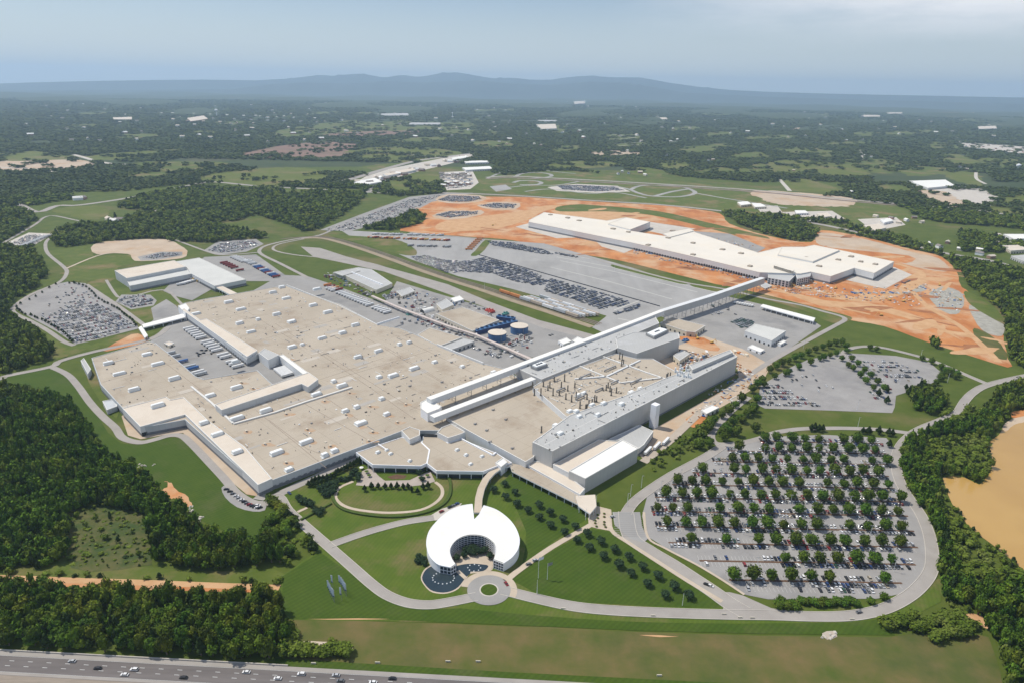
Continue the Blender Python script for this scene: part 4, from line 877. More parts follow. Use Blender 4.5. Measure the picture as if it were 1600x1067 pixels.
q = PL("1366,427 1397,409", 16); doors(nh, q[0], q[1], 12, 4.5, 5, .4, m_dark)
# ---- warehouse on the left
wh = bld('warehouse_building', 'pale tan and white L shaped warehouse beyond the west car park', 'warehouse', "290,425 292,427")
vol(wh, "179,423 272,407 290,417 198,435", 17, m_wblue, m_rtan); vol(wh, "199,440 292,421 299,428 203,447", 11, m_wblue, m_rpale, base=2.5); vol(wh, "274,409 311,403 384,437 335,447 299,428 292,418", 11, m_wlight, m_rpale, base=4)
q = PL("299,428 335,447", 11); doors(wh, q[0], q[1], 12, 4, 4, .4, m_dark)
canopy('covered_walkway', 'white covered link from the pale warehouse down to the main factory roof', "337,449 345,446 374,460 364,463", 8, m_rtan, 2.5, 12)
# ---- energy centre and yard buildings
ec = bld('energy_building', 'flat grey building with pale walls between truck yard and highway road', 'building', "565,435 567,437")
vol(ec, "520,426 560,418 580,421 613,443 588,453 538,430", 7.5, m_cream, m_rgrey); vol(ec, "522,426 555,419 563,423 535,431", 8.5, m_cream, m_rgrey, zb=7); seam("549,426 598,446", 7.5, 1.6, m_wwhite, ec, 2.2, 'parapet')
B = [("619,455 640,449 648,455 628,463", 5.5, m_cream, m_rgrey, 'utility_building', 'grey roofed utility shed with cream walls beside the brick coloured yard'),
     ("682,475 697,467 709,476 691,484", 9, m_cream, m_rgrey, 'utility_building', 'square pale machinery house left of the tan roof with pipes'),
     ("704,466 718,462 725,468 710,472", 5, m_wlight, m_rwhite, 'utility_building', 'white roofed shed standing by the pale yard road'),
     ("681,490 722,480 780,500 738,517", 8, m_cream, m_rbeige, 'powerhouse_building', 'tan flat roofed powerhouse in front of the blue cooling tower row'),
     ("652,523 671,512 722,527 685,541", 8, m_cream, m_rbeige, 'workshop_building', 'tan roofed workshop joined to the factory beside the grey yard'),
     ("686,541 722,528 741,533 702,547", 6.5, m_wgrey, m_rgrey, 'workshop_building', 'grey annex roof between the tan workshop and the parked cars'),
     ("872,532 885,527 893,533 880,538", 6, m_wwhite, m_rwhite, 'site_shed', 'small white shed beside the conveyor bridge, dark opening at its front'),
     ("893,532 902,526 917,531 906,537", 4, m_wwhite, m_rwhite, 'site_shed', 'flat white shed touching the long conveyor bridge'),
     ("1164,517 1179,506 1228,517 1206,532", 10, m_wlight, m_rpale, 'storage_hall', 'pale storage hall in the middle of the east yard'),
     ("1031,504 1050,496 1102,509 1086,519 1073,518", 8, m_cream, m_rbeige, 'logistics_building', 'tan roofed logistics annex under the elevated conveyor bridge'),
     ("1095,640 1112,632 1124,636 1104,646", 5, m_wlight, m_rwhite, 'site_shed', 'pale roofed shed beside the sandy track along the tall grey wall'),
     ("1140,623 1150,618 1162,622 1148,628", 4, m_cream, m_rbeige, 'site_shed', 'tan shed near the trees at the far end of the tall grey wall'),
     ("1215,536 1224,531 1229,533 1220,538", 4, m_wwhite, m_rwhite, 'site_shed', 'tiny white shed at the front edge of the east yard'),
     ("1186,445 1196,442 1206,447 1196,451", 3, m_wgrey, m_rgrey, 'site_shed', 'grey steel cabin on clay below the conveyor bridge end'),
     ("1175,538 1195,546 1188,550 1168,542", 3.5, m_wwhite, m_rwhite, 'site_shed', 'long low white shed at the rim of the east yard'),
     ("256,536 264,533 272,536 264,540", 4, m_cream, m_rtan, 'site_shed', 'small cream shed on bare clay by the trailer yard'),
     ("1052,555 1066,546 1078,552 1062,563", 8, m_cream, m_rgrey, 'tank_house', 'greenish machinery box beside the grey hall end'),
     ("1420,283 1477,281 1492,290 1450,294", 9, m_wlight, m_rwhite, 'warehouse_building', 'wide white roofed warehouse among the far right fields'),
     ("1152,316 1168,315 1174,319 1158,321", 7, m_cream, m_rwhite, 'warehouse_building', 'small pale warehouse by the upper highway, left of its neighbour'),
     ("1174,318 1188,318 1198,323 1180,324", 7, m_cream, m_rwhite, 'warehouse_building', 'small pale warehouse by the upper highway, right of its neighbour'),
     ("1277,333 1292,332 1300,338 1285,340", 8, m_cream, m_rtan, 'commercial_building', 'tan roofed shop building right of the dark pine block'),
     ("1242,329 1258,329 1264,333 1245,334", 6, m_wwhite, m_rwhite, 'commercial_building', 'long white roofed building above the pine block'),
     ("1350,352 1372,349 1385,356 1362,362", 8, m_cream, m_rtan, 'commercial_building', 'tan roofed group of shops beside the right highway'),
     ("1376,343 1390,341 1396,345 1382,348", 7, m_wwhite, m_rwhite, 'commercial_building', 'white roofed office behind the tan shops at right'),
     ("1565,384 1590,383 1610,390 1580,392", 8, m_cream, m_rtan, 'commercial_building', 'tan roofed hall at the right edge beyond the wood'),
     ("1580,400 1605,398 1630,404 1600,408", 8, m_wgrey, m_rgrey, 'commercial_building', 'grey roofed hall at the right edge beyond the wood'),
     ("1568,366 1600,366 1620,372 1585,374", 8, m_wlight, m_rwhite, 'commercial_building', 'white roofed hall at the upper right edge'),
     ("553,285 585,278 598,284 565,290", 8, m_wlight, m_rwhite, 'warehouse_building', 'white roofed warehouse left along the diagonal road'),
     ("598,272 645,262 650,266 605,275", 8, m_wlight, m_rtan, 'warehouse_building', 'pale long warehouse right along the diagonal road'),
     ("705,247 728,243 732,246 708,250", 8, m_wlight, m_rwhite, 'warehouse_building', 'white roof at the top end of the diagonal road'),
     ("725,252 762,251 764,254 728,255", 8, m_wlight, m_rwhite, 'warehouse_building', 'thin white roof behind the crowded white depot'),
     ("722,262 765,260 770,264 728,266", 8, m_wlight, m_rwhite, 'warehouse_building', 'second thin white roof in front of the first, above the depot'),
     ("595,178 637,177 640,181 597,181", 7, m_wlight, m_rpale, 'warehouse_building', 'very distant long white warehouse below the tallest ridge'),
     ("639,192 688,192 688,195 640,195", 7, m_wlight, m_rpale, 'warehouse_building', 'long white roof behind the brown fields'),
     ("838,195 868,194 870,201 846,202", 12, m_wlight, m_rtan, 'warehouse_building', 'pale square block in the woods right of the clay road'),
     ("840,188 870,188 872,190 842,190", 7, m_wlight, m_rpale, 'warehouse_building', 'thin white roof behind the pale square block'),
     ("1011,184 1042,184 1044,187 1012,187", 7, m_wlight, m_rpale, 'warehouse_building', 'distant white roof with reddish end in the middle woods'),
     ("896,159 915,158 914,162 898,163", 7, m_wlight, m_rpale, 'warehouse_building', 'faint white roof far out under the right ridge'),
     ("200,159 226,158 226,161 200,162", 7, m_wlight, m_rpale, 'warehouse_building', 'faint white roof far out under the left ridge'),
     ("292,185 318,181 325,186 298,190", 14, m_brick, m_rtan, 'town_building', 'reddish town block left of the water tower'),
     ("176,184 206,183 206,187 178,187", 12, m_cream, m_rtan, 'town_building', 'low cream town block at far left'),
     ("1348,180 1375,180 1375,183 1350,183", 7, m_wlight, m_rpale, 'warehouse_building', 'distant white roof right of centre woods'),
     ("1385,176 1410,176 1410,178 1386,178", 9, m_wlight, m_rtan, 'warehouse_building', 'distant pale roof with brown field beyond'),
     ("1528,198 1556,197 1558,201 1530,202", 12, m_wlight, m_rtan, 'warehouse_building', 'distant pale block near the right edge woods')]
for s, z, mw, mr, nm, lb in B:
    if z == 7 and mr == m_rpale: mr = [m_rgrey, m_rtan, m_rgrey][len(lb) % 3]
    t = bld(nm, lb, 'building', s); vol(t, s, z, mw, mr, par=0 if z > 11.5 or z == 7 else .7)
    if z <= 10:
        w_ = PL(s, z); ar = sum(w_[i].x * w_[(i + 1) % len(w_)].y - w_[(i + 1) % len(w_)].x * w_[i].y for i in range(len(w_)))
        if ar < 0: w_ = w_[::-1]
        for a, b in zip(w_, w_[1:] + w_[:1]):
            if (a - b).length > 9 and (a + b).y / 2 < cen(w_).y: doors(t, a, b, max(1, int((a - b).length // 8)), 2.6, min(3.2, z * .6), .05, m_dark, 'door')
# arched white tent
tn = thing('storage_tent', 'white round topped tent hall with a dark open end', 'tent', tuple(P(668, 487))); c = P(668, 487); g = MB(); ga = MB(); na_ = 10
for k, s_ in enumerate((-11, 11)):
    g.v += [tuple(c + AX * s_ + BX * (6 * math.cos(math.pi * i / na_)) + Vector((0, 0, 6 * math.sin(math.pi * i / na_) + .02))) for i in range(na_ + 1)]
g.f = [(i, i + 1, na_ + 2 + i, na_ + 1 + i) for i in range(na_)]; g.m = [0] * na_; g.build('tent_cover', m_rwhite, tn)
MB().add(g.v[:na_ + 1], [tuple(range(na_ + 1))]).build('end_wall', m_dark, tn); MB().add(g.v[na_ + 1:], [tuple(range(na_ + 1))]).build('end_wall', m_rwhite, tn)
# tanks
for px, py, lb in ((777, 519, 'blue water tank with cream lid, nearer and lower left of the pair'), (811.5, 508.5, 'blue water tank with cream lid, farther and right of the pair')):
    p = P(px, py, 11.5); t = thing('storage_tank', lb, 'tank', (p.x, p.y, 0), 0, 'blue storage tanks'); r = 13.4
    MB().cyl((p.x, p.y, 0), r, 11.5, 40, cap=False).build('tank_shell', m_blue, t); MB().cyl((p.x, p.y, 11.5), r + .25, .9, 40, r2=.5).build('lid', m_rtan, t)
    MB().cyl((p.x, p.y, 10.7), r + .3, .5, 40, cap=False).build('rim', m_steel, t); MB().beam((p.x + 6, p.y - r + .5, 0), (p.x + 6, p.y - r + .9, 11.5), .6).build('ladder', m_steel, t); block(ringpts(p, r))
# cooling tower rows
for s, n, lb in (("742,516 806,500", 9, 'row of blue cooling towers with round fans beside the tan powerhouse'), ("777,493 804,497", 4, 'short blue cooling tower bank at the end of the long blue row')):
    a, b = PL(s, 7); t = thing('cooling_tower', lb, 'cooling tower', tuple(Vector((a.x, a.y, 0)))); d = b - a; an = math.atan2(d.y, d.x)
    MB().box(((a.x + b.x) / 2, (a.y + b.y) / 2, 0), (d.length, 9, 6.5), an).build('casing', m_dblue, t); MB().box(((a.x + b.x) / 2, (a.y + b.y) / 2, 6.5), (d.length + .5, 9.4, .5), an).build('deck', m_blue, t)
    for i in range(n): q = a.lerp(b, (i + .5) / n); MB().cyl((q.x, q.y, 7), 3.0, 1.6, 14, 0, 2.6, cap=False).cyl((q.x, q.y, 7.05), 2.6, .5, 14, 1).build('fan_stack', [m_blue, m_dark], t)
    block([a, b, b + Vector((5, 5, 0))])
bridge('pipe_bridge', 'long tan pipe bridge running past the cooling towers to the paint shop', "581,462 620,479 700,509 745,523 800,547 836,563", 4.5, 7, 2.0, 15, m_pipe, m_pipe)
for px, py, h, mm, lb in ((768, 489, 6, m_red, 'red painted pump skid left of the short blue cooling bank'), (763, 486, 4, m_red, 'lower red pump skid standing behind its taller neighbour'), (790, 492, 5, m_green_p, 'teal topped chiller by the short blue cooling bank'), (1071, 533, 4, m_blue, 'blue cabin at the foot of the grey hall end'), (640, 492, 3, m_green_p, 'teal cabin under the tan pipe bridge'), (1057, 560, 5, m_dark, 'heap like black covered store on the building yard')):
    p = P(px, py); t = thing('equipment_skid', lb, 'equipment', (p.x, p.y, 0))
    MB().box((p.x, p.y, 0), (11, 6, h * .6), RF).build('casing', mm, t); MB().cyl((p.x - 2, p.y, h * .6), 1.6, h * .4, 10).cyl((p.x + 2, p.y + 1, h * .6), 1.2, h * .5, 10).build('drum', mm, t)
# transformers / pipes clutter on powerhouse and electrical yard
for i, (px, py) in enumerate([(648, 474), (656, 471), (664, 474), (658, 477), (735, 476), (742, 480), (748, 484), (756, 484), (740, 474), (700, 484), (708, 488), (716, 486), (722, 492), (632, 500), (640, 503), (650, 506), (660, 508), (628, 506)]):
    p = P(px, py); t = thing('transformer', 'grey steel transformer block in the fenced utility yard', 'transformer', (p.x, p.y, 0), 0, 'utility yard transformers')
    MB().box((p.x, p.y, 0), (4, 3, 3), RF).build('tank_body', m_steel, t); MB().cyl((p.x, p.y, 3), .3, 1.8, 6).cyl((p.x + 1, p.y + .6, 3), .3, 1.8, 6).build('insulator', m_ahu, t)
# black storage-yard divider fence
fa, fb = P(748, 399), P(1031, 479.5)
t = thing('boundary_fence', 'long dark fence dividing the new car storage from the empty paved yard', 'fence', (fa.x, fa.y, 0)); d = fb - fa
MB().box(((fa.x + fb.x) / 2, (fa.y + fb.y) / 2, 0), (d.length, .7, 1.7), math.atan2(d.y, d.x)).build('mesh_panel', m_dark, t)
g = MB()
for i in range(60): q = fa.lerp(fb, i / 59); g.cyl((q.x, q.y, 0), .25, 2.4, 6)
for i in range(30):
    q = fa.lerp(fb, (i * 2 + 1) / 60); MB().cyl((q.x, q.y, 0), .22, 2.6, 6).build('post', m_steel, t)
# water towers
for px, py, h, r, lb in ((339, 183, 70, 17, 'slim white water tower above the distant town'), (1590, 266, 26, 11, 'white squat water tower by the right edge fields'), (707, 185, 60, 9, 'small distant white water tower right of the long white roof'), (1139, 160, 70, 12, 'very distant white water tower right of the ridge')):
    p = P(px, py); t = thing('water_tower', lb, 'water tower', (p.x, p.y, 0))
    MB().cyl((p.x, p.y, 0), r * .3, h - r * .8, 12).build('stem', m_wwhite, t); MB().cyl((p.x, p.y, h - r), r * .5, r * .4, 16, r2=r).cyl((p.x, p.y, h - r * .6), r, r * .6, 16).cyl((p.x, p.y, h), r, r * .4, 16, r2=r * .2).build('tank', m_wwhite, t)
# far houses
def house(px, py, lb, w=14, d=10, h=4.5, mr=None, mw=None, gr=None):
    p = P(px, py); t = thing('house', lb, 'house', (p.x, p.y, 0), 0, gr); a = random.uniform(0, 3.1); ca, sa = math.cos(a), math.sin(a)
    MB().box((p.x, p.y, 0), (w, d, h), a).build('wall', mw or m_cream, t); k = MB()
    def q(x, y, z): return (p.x + x * ca - y * sa, p.y + x * sa + y * ca, z)
    W, D = w / 2 + .6, d / 2 + .6
    k.add([q(-W, -D, h), q(W, -D, h), q(W, D, h), q(-W, D, h), q(-W, 0, h + d * .32), q(W, 0, h + d * .32)], [(0, 1, 5, 4), (2, 3, 4, 5), (0, 4, 3), (1, 2, 5)]).build('roof', mr or m_shingle, t)
    x, y = proj(p.x, p.y); r = 3; fill(NOTREE, [(x - 4, y - 1), (x + 4, y - 1), (x + 4, y + 4), (x - 4, y + 4)])
OR_ = 'first second third fourth fifth sixth seventh eighth ninth'.split(); ORD3 = OR_ + 'tenth eleventh twelfth thirteenth fourteenth fifteenth sixteenth seventeenth eighteenth nineteenth'.split()
for tt_, tl_ in (('twenty', 'twentieth'), ('thirty', 'thirtieth'), ('forty', 'fortieth'), ('fifty', 'fiftieth'), ('sixty', 'sixtieth'), ('seventy', 'seventieth'), ('eighty', 'eightieth'), ('ninety', 'ninetieth')): ORD3 += [tl_] + [tt_ + '-' + q for q in OR_]
ORD3 += ['hundredth'] + ['hundred and ' + q for q in ORD3[:60]]
HS = {'houses of the far left town': [(270 + i * 9 + (i * 37 % 7), 178 + (i * 23 % 17), 26) for i in range(26)],
      'houses of the pale estate at far right': [(1500 + i * 7 + (i * 13 % 4), 223 + i * .9 + (i * 5 % 3) * 3, 20) for i in range(22)],
      'houses beside the upper right highway': [(1368 + i * 12, 340 + (i * 7 % 11), 14) for i in range(7)],
      'houses among the right woods': [(1452, 384, 16), (1467, 388, 16), (1480, 381, 14), (1500, 392, 14), (1530, 399, 16), (1548, 404, 16), (1530, 393, 14), (1556, 382, 14), (1240, 268, 12), (1330, 302, 16), (1500, 262, 16), (1510, 266, 16), (1350, 244, 16), (1362, 246, 16)],
      'depot sheds in the crowded white depot': [(690 + (i * 11) % 46, 273 + (i * 7) % 20, 20) for i in range(30)], 'roadside sheds on the diagonal road': [(560 + i * 9, 286 - i * 2.2 + (i % 3) * 3, 26) for i in range(19)],
      'houses along the middle wood edge': [(972, 270, 18), (982, 272, 18), (1000, 271, 20), (1008, 275, 16), (966, 273, 16), (845, 228, 18), (835, 226, 16), (780, 222, 16), (792, 226, 14), (1048, 222, 18), (1106, 252, 14), (1114, 251, 16), (980, 237, 20), (1042, 244, 20)],
      'distant sheds scattered in the far woods': [(40 + (i * 173 + (i // 7) * 31) % 1530, 158 + (i * 61 + (i // 5) * 7) % 66, 20 + (i * 7) % 18) for i in range(150)],
      'white sheds in the western clearing': [(170, 345, 22), (178, 348, 22), (186, 346, 20), (245, 334, 18), (122, 313, 26), (130, 312, 22)]}
for gi, (gname, L) in enumerate(HS.items()):
    for i, (x, y, w) in enumerate(L):
        rk_ = sum(1 for q in L if (q[0], q[1]) < (x, y)); RK = ORD3[rk_] if rk_ < len(ORD3) else 'far right'
        house(x, y, ('pale' if i % 3 else 'reddish') + ' building, ' + RK + ' from left of the ' + gname.replace('the ', ''), w, w * .62, 4 + w * .12, [m_rwhite, m_shingle, m_rtan][(i * 7 + gi) % 3], [m_cream, m_wwhite, m_brick][i % 3], gname)
# ------------------------------------------------------------------ vehicles
CARCOL = {'white': (.72, .72, .72), 'silver': (.42, .43, .45), 'grey': (.15, .155, .165), 'black': (.018, .018, .022), 'red': (.24, .022, .026), 'blue': (.03, .06, .17), 'green': (.035, .09, .06), 'beige': (.42, .36, .27)}
CM = {k: mat('car_paint_' + k, v, tuple(x * .94 for x in v), .5, rough=.32, spec=.5) for k, v in CARCOL.items()}
m_cglass = mat('car_glass', (.012, .016, .02), (.02, .025, .03), .5, rough=.08, spec=.6); m_tyre = mat('tyre_rubber', (.012, .012, .012), (.02, .02, .02), .5)
def car_arrays(L=5.0, W=2.0, suv=False):                   # quads; material 0 paint, 1 glass, 2 tyre
    h1, h2 = (.95, 1.68) if suv else (.85, 1.42); l = L / 2; w = W / 2
    V, F, M = [], [], []
    def ring(x, z, ww): V.extend([(x, -ww, z), (x, ww, z)]); return len(V) - 2
    prof = [(-l, .35), (-l, h1 - .12), (-l + .25, h1), (l - 1.25, h1), (l - .1, h1 - .22), (l, .35)]
    ids = [ring(x, z, w) for x, z in prof]
    for a, b in zip(ids[:-1], ids[1:]): F.append((a, b, b + 1, a + 1)); M.append(0)
    s0 = len(V); V.extend([(x, -w, z) for x, z in prof] + [(x, w, z) for x, z in prof]); n = len(prof)
    for q in ((0, 1, 2, 2), ):
        pass
    F.append((s0, s0 + 5, s0 + 4, s0 + 3)); M.append(0); F.append((s0, s0 + 3, s0 + 2, s0 + 1)); M.append(0)
    F.append((s0 + n, s0 + n + 3, s0 + n + 4, s0 + n + 5)); M.append(0); F.append((s0 + n, s0 + n + 1, s0 + n + 2, s0 + n + 3)); M.append(0)
    x0, x1, y0, y1 = (-l + (.1 if suv else .45)), l - 1.15, -l + (.45 if suv else 1.0), l - 1.95; ww = w * .80
    b = len(V); V.extend([(x0, -w * .96, h1), (x1, -w * .96, h1), (x1, w * .96, h1), (x0, w * .96, h1), (y0, -ww, h2), (y1, -ww, h2), (y1, ww, h2), (y0, ww, h2)])
    for f, mi in (((0, 1, 5, 4), 1), ((1, 2, 6, 5), 1), ((2, 3, 7, 6), 1), ((3, 0, 4, 7), 1), ((4, 5, 6, 7), 0)): F.append(tuple(b + i for i in f)); M.append(mi)
    for sx_ in (-l + .85, l - .9):
        for sy in (-w + .02, w - .02):
            b = len(V); r = .34
            V.extend([(sx_ - r, sy, .34 - r * .5), (sx_ + r, sy, .34 - r * .5), (sx_ + r * .7, sy, .34 + r), (sx_ - r * .7, sy, .34 + r), (sx_ - r, sy * .9, 0), (sx_ + r, sy * .9, 0), (sx_ + r, sy, 0), (sx_ - r, sy, 0)])
            F.append((b, b + 1, b + 2, b + 3)); M.append(2); F.append((b + 7, b + 6, b + 1, b)); M.append(2)
    return np.array(V), np.array(F), np.array(M)
CARS = [car_arrays(), car_arrays(5.1, 2.08, True)]
CARME = {}
def car_mesh(col, k):
    if (col, k) not in CARME:
        V, F, M = CARS[k]; me = bpy.data.meshes.new('car'); me.from_pydata(V.tolist(), [], F.tolist())
        for mm in (CM[col], m_cglass, m_tyre): me.materials.append(mm)
        me.polygons.foreach_set('material_index', M.tolist()); me.update(); CARME[(col, k)] = me
    return CARME[(col, k)]
wheel_me = {}
def full_car(x, y, ang, col, label, group=None, k=0, z=0.5, wpos=None, name='car'):     # a car with its parts, for those seen large
    p = wpos or P(x, y); t = thing(name, label, 'car', (p.x, p.y, z), ang, group); V, F, M = CARS[k]
    for key, nm, mi, mm in (('b', 'body', 0, CM[col]), ('g', 'window', 1, m_cglass)):
        if (col, k, key) not in CARME:
            me = bpy.data.meshes.new(nm); me.from_pydata(V.tolist(), [], F[M == mi].tolist()); me.materials.append(mm); CARME[(col, k, key)] = me
        o = bpy.data.objects.new(nm, CARME[(col, k, key)]); COL.objects.link(o); o.parent = t
    if 'w' not in wheel_me:
        g = MB(); n = 12
        vs = [(.34 * math.cos(2 * math.pi * i / n), s, .34 * math.sin(2 * math.pi * i / n)) for s in (-.13, .13) for i in range(n)]
        g.add(vs, [(i, (i + 1) % n, n + (i + 1) % n, n + i) for i in range(n)] + [tuple(range(n)), tuple(range(2 * n - 1, n - 1, -1))]); o = g.build('wheel', m_tyre); wheel_me['w'] = o.data; bpy.data.objects.remove(o)
    for sx_ in (-1.45, 1.4):
        for sy in (-.82, .82): o = bpy.data.objects.new('wheel', wheel_me['w']); COL.objects.link(o); o.parent = t; o.location = (sx_, sy, .34)
    return t
hang = math.atan2(hd.y, hd.x)
for i, (x, y, c, k, lb) in enumerate([(113, 1034, 'silver', 0, 'silver saloon driving left in the far lane, leftmost on the motorway'), (153, 1045, 'black', 0, 'black saloon following the silver one in the second lane'), (210, 1047, 'white', 1, 'white estate car just ahead of a twin white car on the motorway'),
        (195, 1055, 'white', 0, 'white saloon in the lane nearest the median, left part of the motorway'), (287, 1059.5, 'black', 0, 'black car alone near the median between the white cars'), (385, 1051, 'white', 0, 'white saloon passing below the end of the left wood'), (434, 1061, 'white', 0, 'white car in the near lane next to the long pink white vehicle'),
        (471, 1054, 'white', 1, 'pinkish white long car below the clump of bushes'), (525, 1056, 'silver', 0, 'small pale car right of the bushes on the motorway'), (532, 1064.5, 'grey', 0, 'dark grey car at the very bottom edge of the picture'), (613, 1061, 'black', 0, 'black car below the dry verge, right of the others'), (583, 1067, 'white', 0, 'white car cut by the bottom edge of the picture')]):
    full_car(x, y, hang + math.pi, c, lb, 'cars driving on the motorway', k)
for x, y, c, a, lb in [(826, 882, 'grey', .5, 'dark little car heading down the sandy path'), (836, 876, 'silver', .5, 'pale little car following a dark one on the sandy path'), (1104, 914, 'black', -.55, 'black car on the drive beside the large car park'), (1110, 916, 'white', -.55, 'white car right behind the black one on the drive'), (1342, 957, 'grey', .3, 'grey car on the ring road below the bush row'),
        (791, 913, 'red', -1.1, 'red car standing at the turning circle'), (452, 771, 'blue', -.8, 'dark blue car at the corner of the front lawn'), (403, 790, 'white', .1, 'white car on the road near the factory corner'), (957, 808, 'silver', .4, 'silver car at the plaza edge by the painted bay')]:
    full_car(x, y, a, c, lb, None, 0)
# row of cars behind the factory corner
cl = ['black', 'black', 'grey', 'white', 'silver', 'white', 'black', 'grey', 'red', 'black', 'black', 'white', 'black']
for i in range(13):
    t_ = i / 12; x = 354 + 52 * t_ ** .9; y = 765 + 29 * math.sin(t_ * 1.45)
    full_car(x, y, .15 + t_ * .5, cl[i], ['first', 'second', 'third', 'fourth', 'fifth', 'sixth', 'seventh', 'eighth', 'ninth', 'tenth', 'eleventh', 'twelfth', 'last'][i] + ' from left, ' + cl[i] + ' car in the curved row near the factory corner', 'cars in the curved row below the factory', 0, .4)
for i, (x, y, c) in enumerate([(690, 800, 'red'), (703, 793, 'black'), (708, 791, 'grey'), (714, 788, 'blue')]):
    full_car(x, y, .7, c, c + ' car parked behind the round white building', 'cars behind the round building', 0, .7)
ORD = 'first second third fourth fifth sixth seventh eighth ninth tenth eleventh twelfth thirteenth fourteenth fifteenth sixteenth seventeenth eighteenth nineteenth twentieth'.split()
ORD = ORD + ['twenty-' + q for q in ORD[:9]] + ['thirtieth'] + ['thirty-' + q for q in ORD[:9]] + ['fortieth'] + ['forty-' + q for q in ORD[:9]] + ['fiftieth'] + ['fifty-' + q for q in ORD[:9]]
CW = ['white'] * 24 + ['silver'] * 20 + ['grey'] * 15 + ['black'] * 17 + ['red'] * 5 + ['blue'] * 7 + ['green'] * 3 + ['beige'] * 4
# ---- the tree-dotted car park: rows along x
lot1 = PL("1010,806 1018,776 1052,752 1117,716 1137,700 1163,693 1205,685 1290,682 1380,686 1392,703 1394,745 1414,785 1434,828 1442,865 1432,900 1400,922 1370,935 1200,936 1168,930 1094,880 1028,842")
def inside(poly, x, y):
    r = False; n = len(poly)
    for i in range(n):
        a, b = poly[i], poly[(i + 1) % n]
        if (a.y > y) != (b.y > y) and x < (b.x - a.x) * (y - a.y) / (b.y - a.y) + a.x: r = not r
    return r
ynear, yfar = P(1250, 908).y, P(1250, 690.5).y
nrow = 10; step = (yfar - ynear) / nrow
IND, STUFF = [], []                                        # individually built cars / the rest
LOTTREES = []
stall = MB()
for r in range(-1, nrow + 1):
    yc = ynear + r * step
    if r == -1: yc = ynear - step * .62
    xs = [x * .5 for x in range(0, 1400)]; xin = [x for x in xs if inside(lot1, x, yc)]
    if not xin: continue
    x0, x1 = min(xin) + 3, max(xin) - 3
    if r >= 0:
        isl = MB().box(((x0 + x1) / 2, yc, 0.24), (x1 - x0, 1.9, .14)); tag(isl.build('planting_strip', m_mulch), kind='structure')
    dens = .93 if r > 2 else .80; n = 0; tx = x0 + 4 + (r % 2) * 6
    if r >= 0:
        while tx < x1 - 2:
            if random.random() > .10 and not (r == 1 and x0 < tx < x0 + 55): LOTTREES.append((tx + random.uniform(-1.4, 1.4), yc + random.uniform(-.5, .5), r))
            tx += 14.2
    for side in ((1, -1) if r >= 0 else (1,)):
        gap = 0
        for i in range(int((x1 - x0) / 3.0)):
            x = x0 + 1.4 + i * 3.0
            stall.add([(x - 1.56, yc + side * 1.0, .32), (x - 1.44, yc + side * 1.0, .32), (x - 1.44, yc + side * 6.6, .32), (x - 1.56, yc + side * 6.6, .32)], [(0, 1, 2, 3) if side > 0 else (3, 2, 1, 0)])
            if gap > 0: gap -= 1; continue
            if random.random() < (.012 if r > 2 else .05): gap = random.randint(3, 12)
            if r <= 1 and x < x0 + 50 and random.random() < .8: continue
            if random.random() > dens: continue
            y = yc + side * 3.9; col = random.choice(CW); k = random.random() < .45
            (IND if True else STUFF).append((x, y, math.pi / 2 * (1 if random.random() < .25 else -1) * side + random.uniform(-.04, .04), col, int(k), r, side, x - x0))
tag(stall.build('parking_markings', m_white), kind='structure')
IND.sort(key=lambda c: c[1]); nI = 262
for i, (x, y, a, col, k, r, side, dx) in enumerate(IND[:nI]):
    o = bpy.data.objects.new('car', car_mesh(col, k)); COL.objects.link(o); o.location = (x, y, .30); o.rotation_euler = (0, 0, a)
    rw = 'the row behind the bush border' if r < 0 else 'the ' + ORD[r] + ' tree row from ring road'
    hx = int(dx // 18); tag(o, '%s %s %s %s, %s metres from left end' % (col, 'SUV' if k else 'saloon', 'behind' if side > 0 and r >= 0 else 'before' if r >= 0 else 'in', rw, int(dx)), 'car', 'cars in the large car park')
STUFF += [(c[0], c[1], c[2], c[3], c[4]) for c in IND[nI:]]
# ---- other lots, rows along the plant's axis
def lotrows(s, ax, row=17.5, sp=2.8, dens=.8, cols=CW, inner=None, grow=0.0, dbl=2.6):
    poly = PL(s); c = cen(poly); bx = Vector((-ax.y, ax.x, 0)); an = math.atan2(bx.y, bx.x); R_ = max((p - c).length for p in poly)
    k = int(R_ / row) + 2
    for i in range(-k, k + 1):
        for side in (1, -1):
            gap = 0
            for j in range(-int(R_ / sp) - 1, int(R_ / sp) + 2):
                q = c + bx * (i * row + side * dbl) + ax * (j * sp)
                if not inside(poly, q.x, q.y): continue
                if gap > 0: gap -= 1; continue
                if random.random() < .03: gap = random.randint(1, 7)
                if random.random() > dens: continue
                STUFF.append((q.x, q.y, an * 1 + (math.pi if side > 0 else 0) + random.uniform(-.03, .03), random.choice(cols), int(random.random() < .4)))
X1 = Vector((1, 0, 0)); NEW = ['black'] * 6 + ['grey'] * 5 + ['blue'] * 4 + ['silver'] * 2 + ['white']
lotrows("1186,630 1190,606 1212,600 1235,612 1280,634 1282,640 1200,636", X1, 17, dens=.75); lotrows("1210,590 1240,574 1280,590 1320,610 1280,612 1230,600", X1, 17, dens=.20)
lotrows("1345,560 1400,566 1440,580 1445,592 1380,600 1350,585", X1, 17, dens=.42); lotrows("1355,612 1390,605 1400,612 1390,625 1360,622", X1, 17, dens=.4)
lotrows("118,537 90,518 80,508 105,480 128,470 160,478 185,492 212,510 205,514 150,530", AX, 16.5, dens=.88); lotrows("62,490 90,462 118,452 140,458 160,478 128,470 105,480 80,508", AX, 16.5, dens=.22); lotrows("85,450 100,443 130,444 128,452 100,455", AX, 16.5, dens=.1)
lotrows("184,472 195,463 230,462 240,470 236,476 206,482", AX, 14, dens=.9)
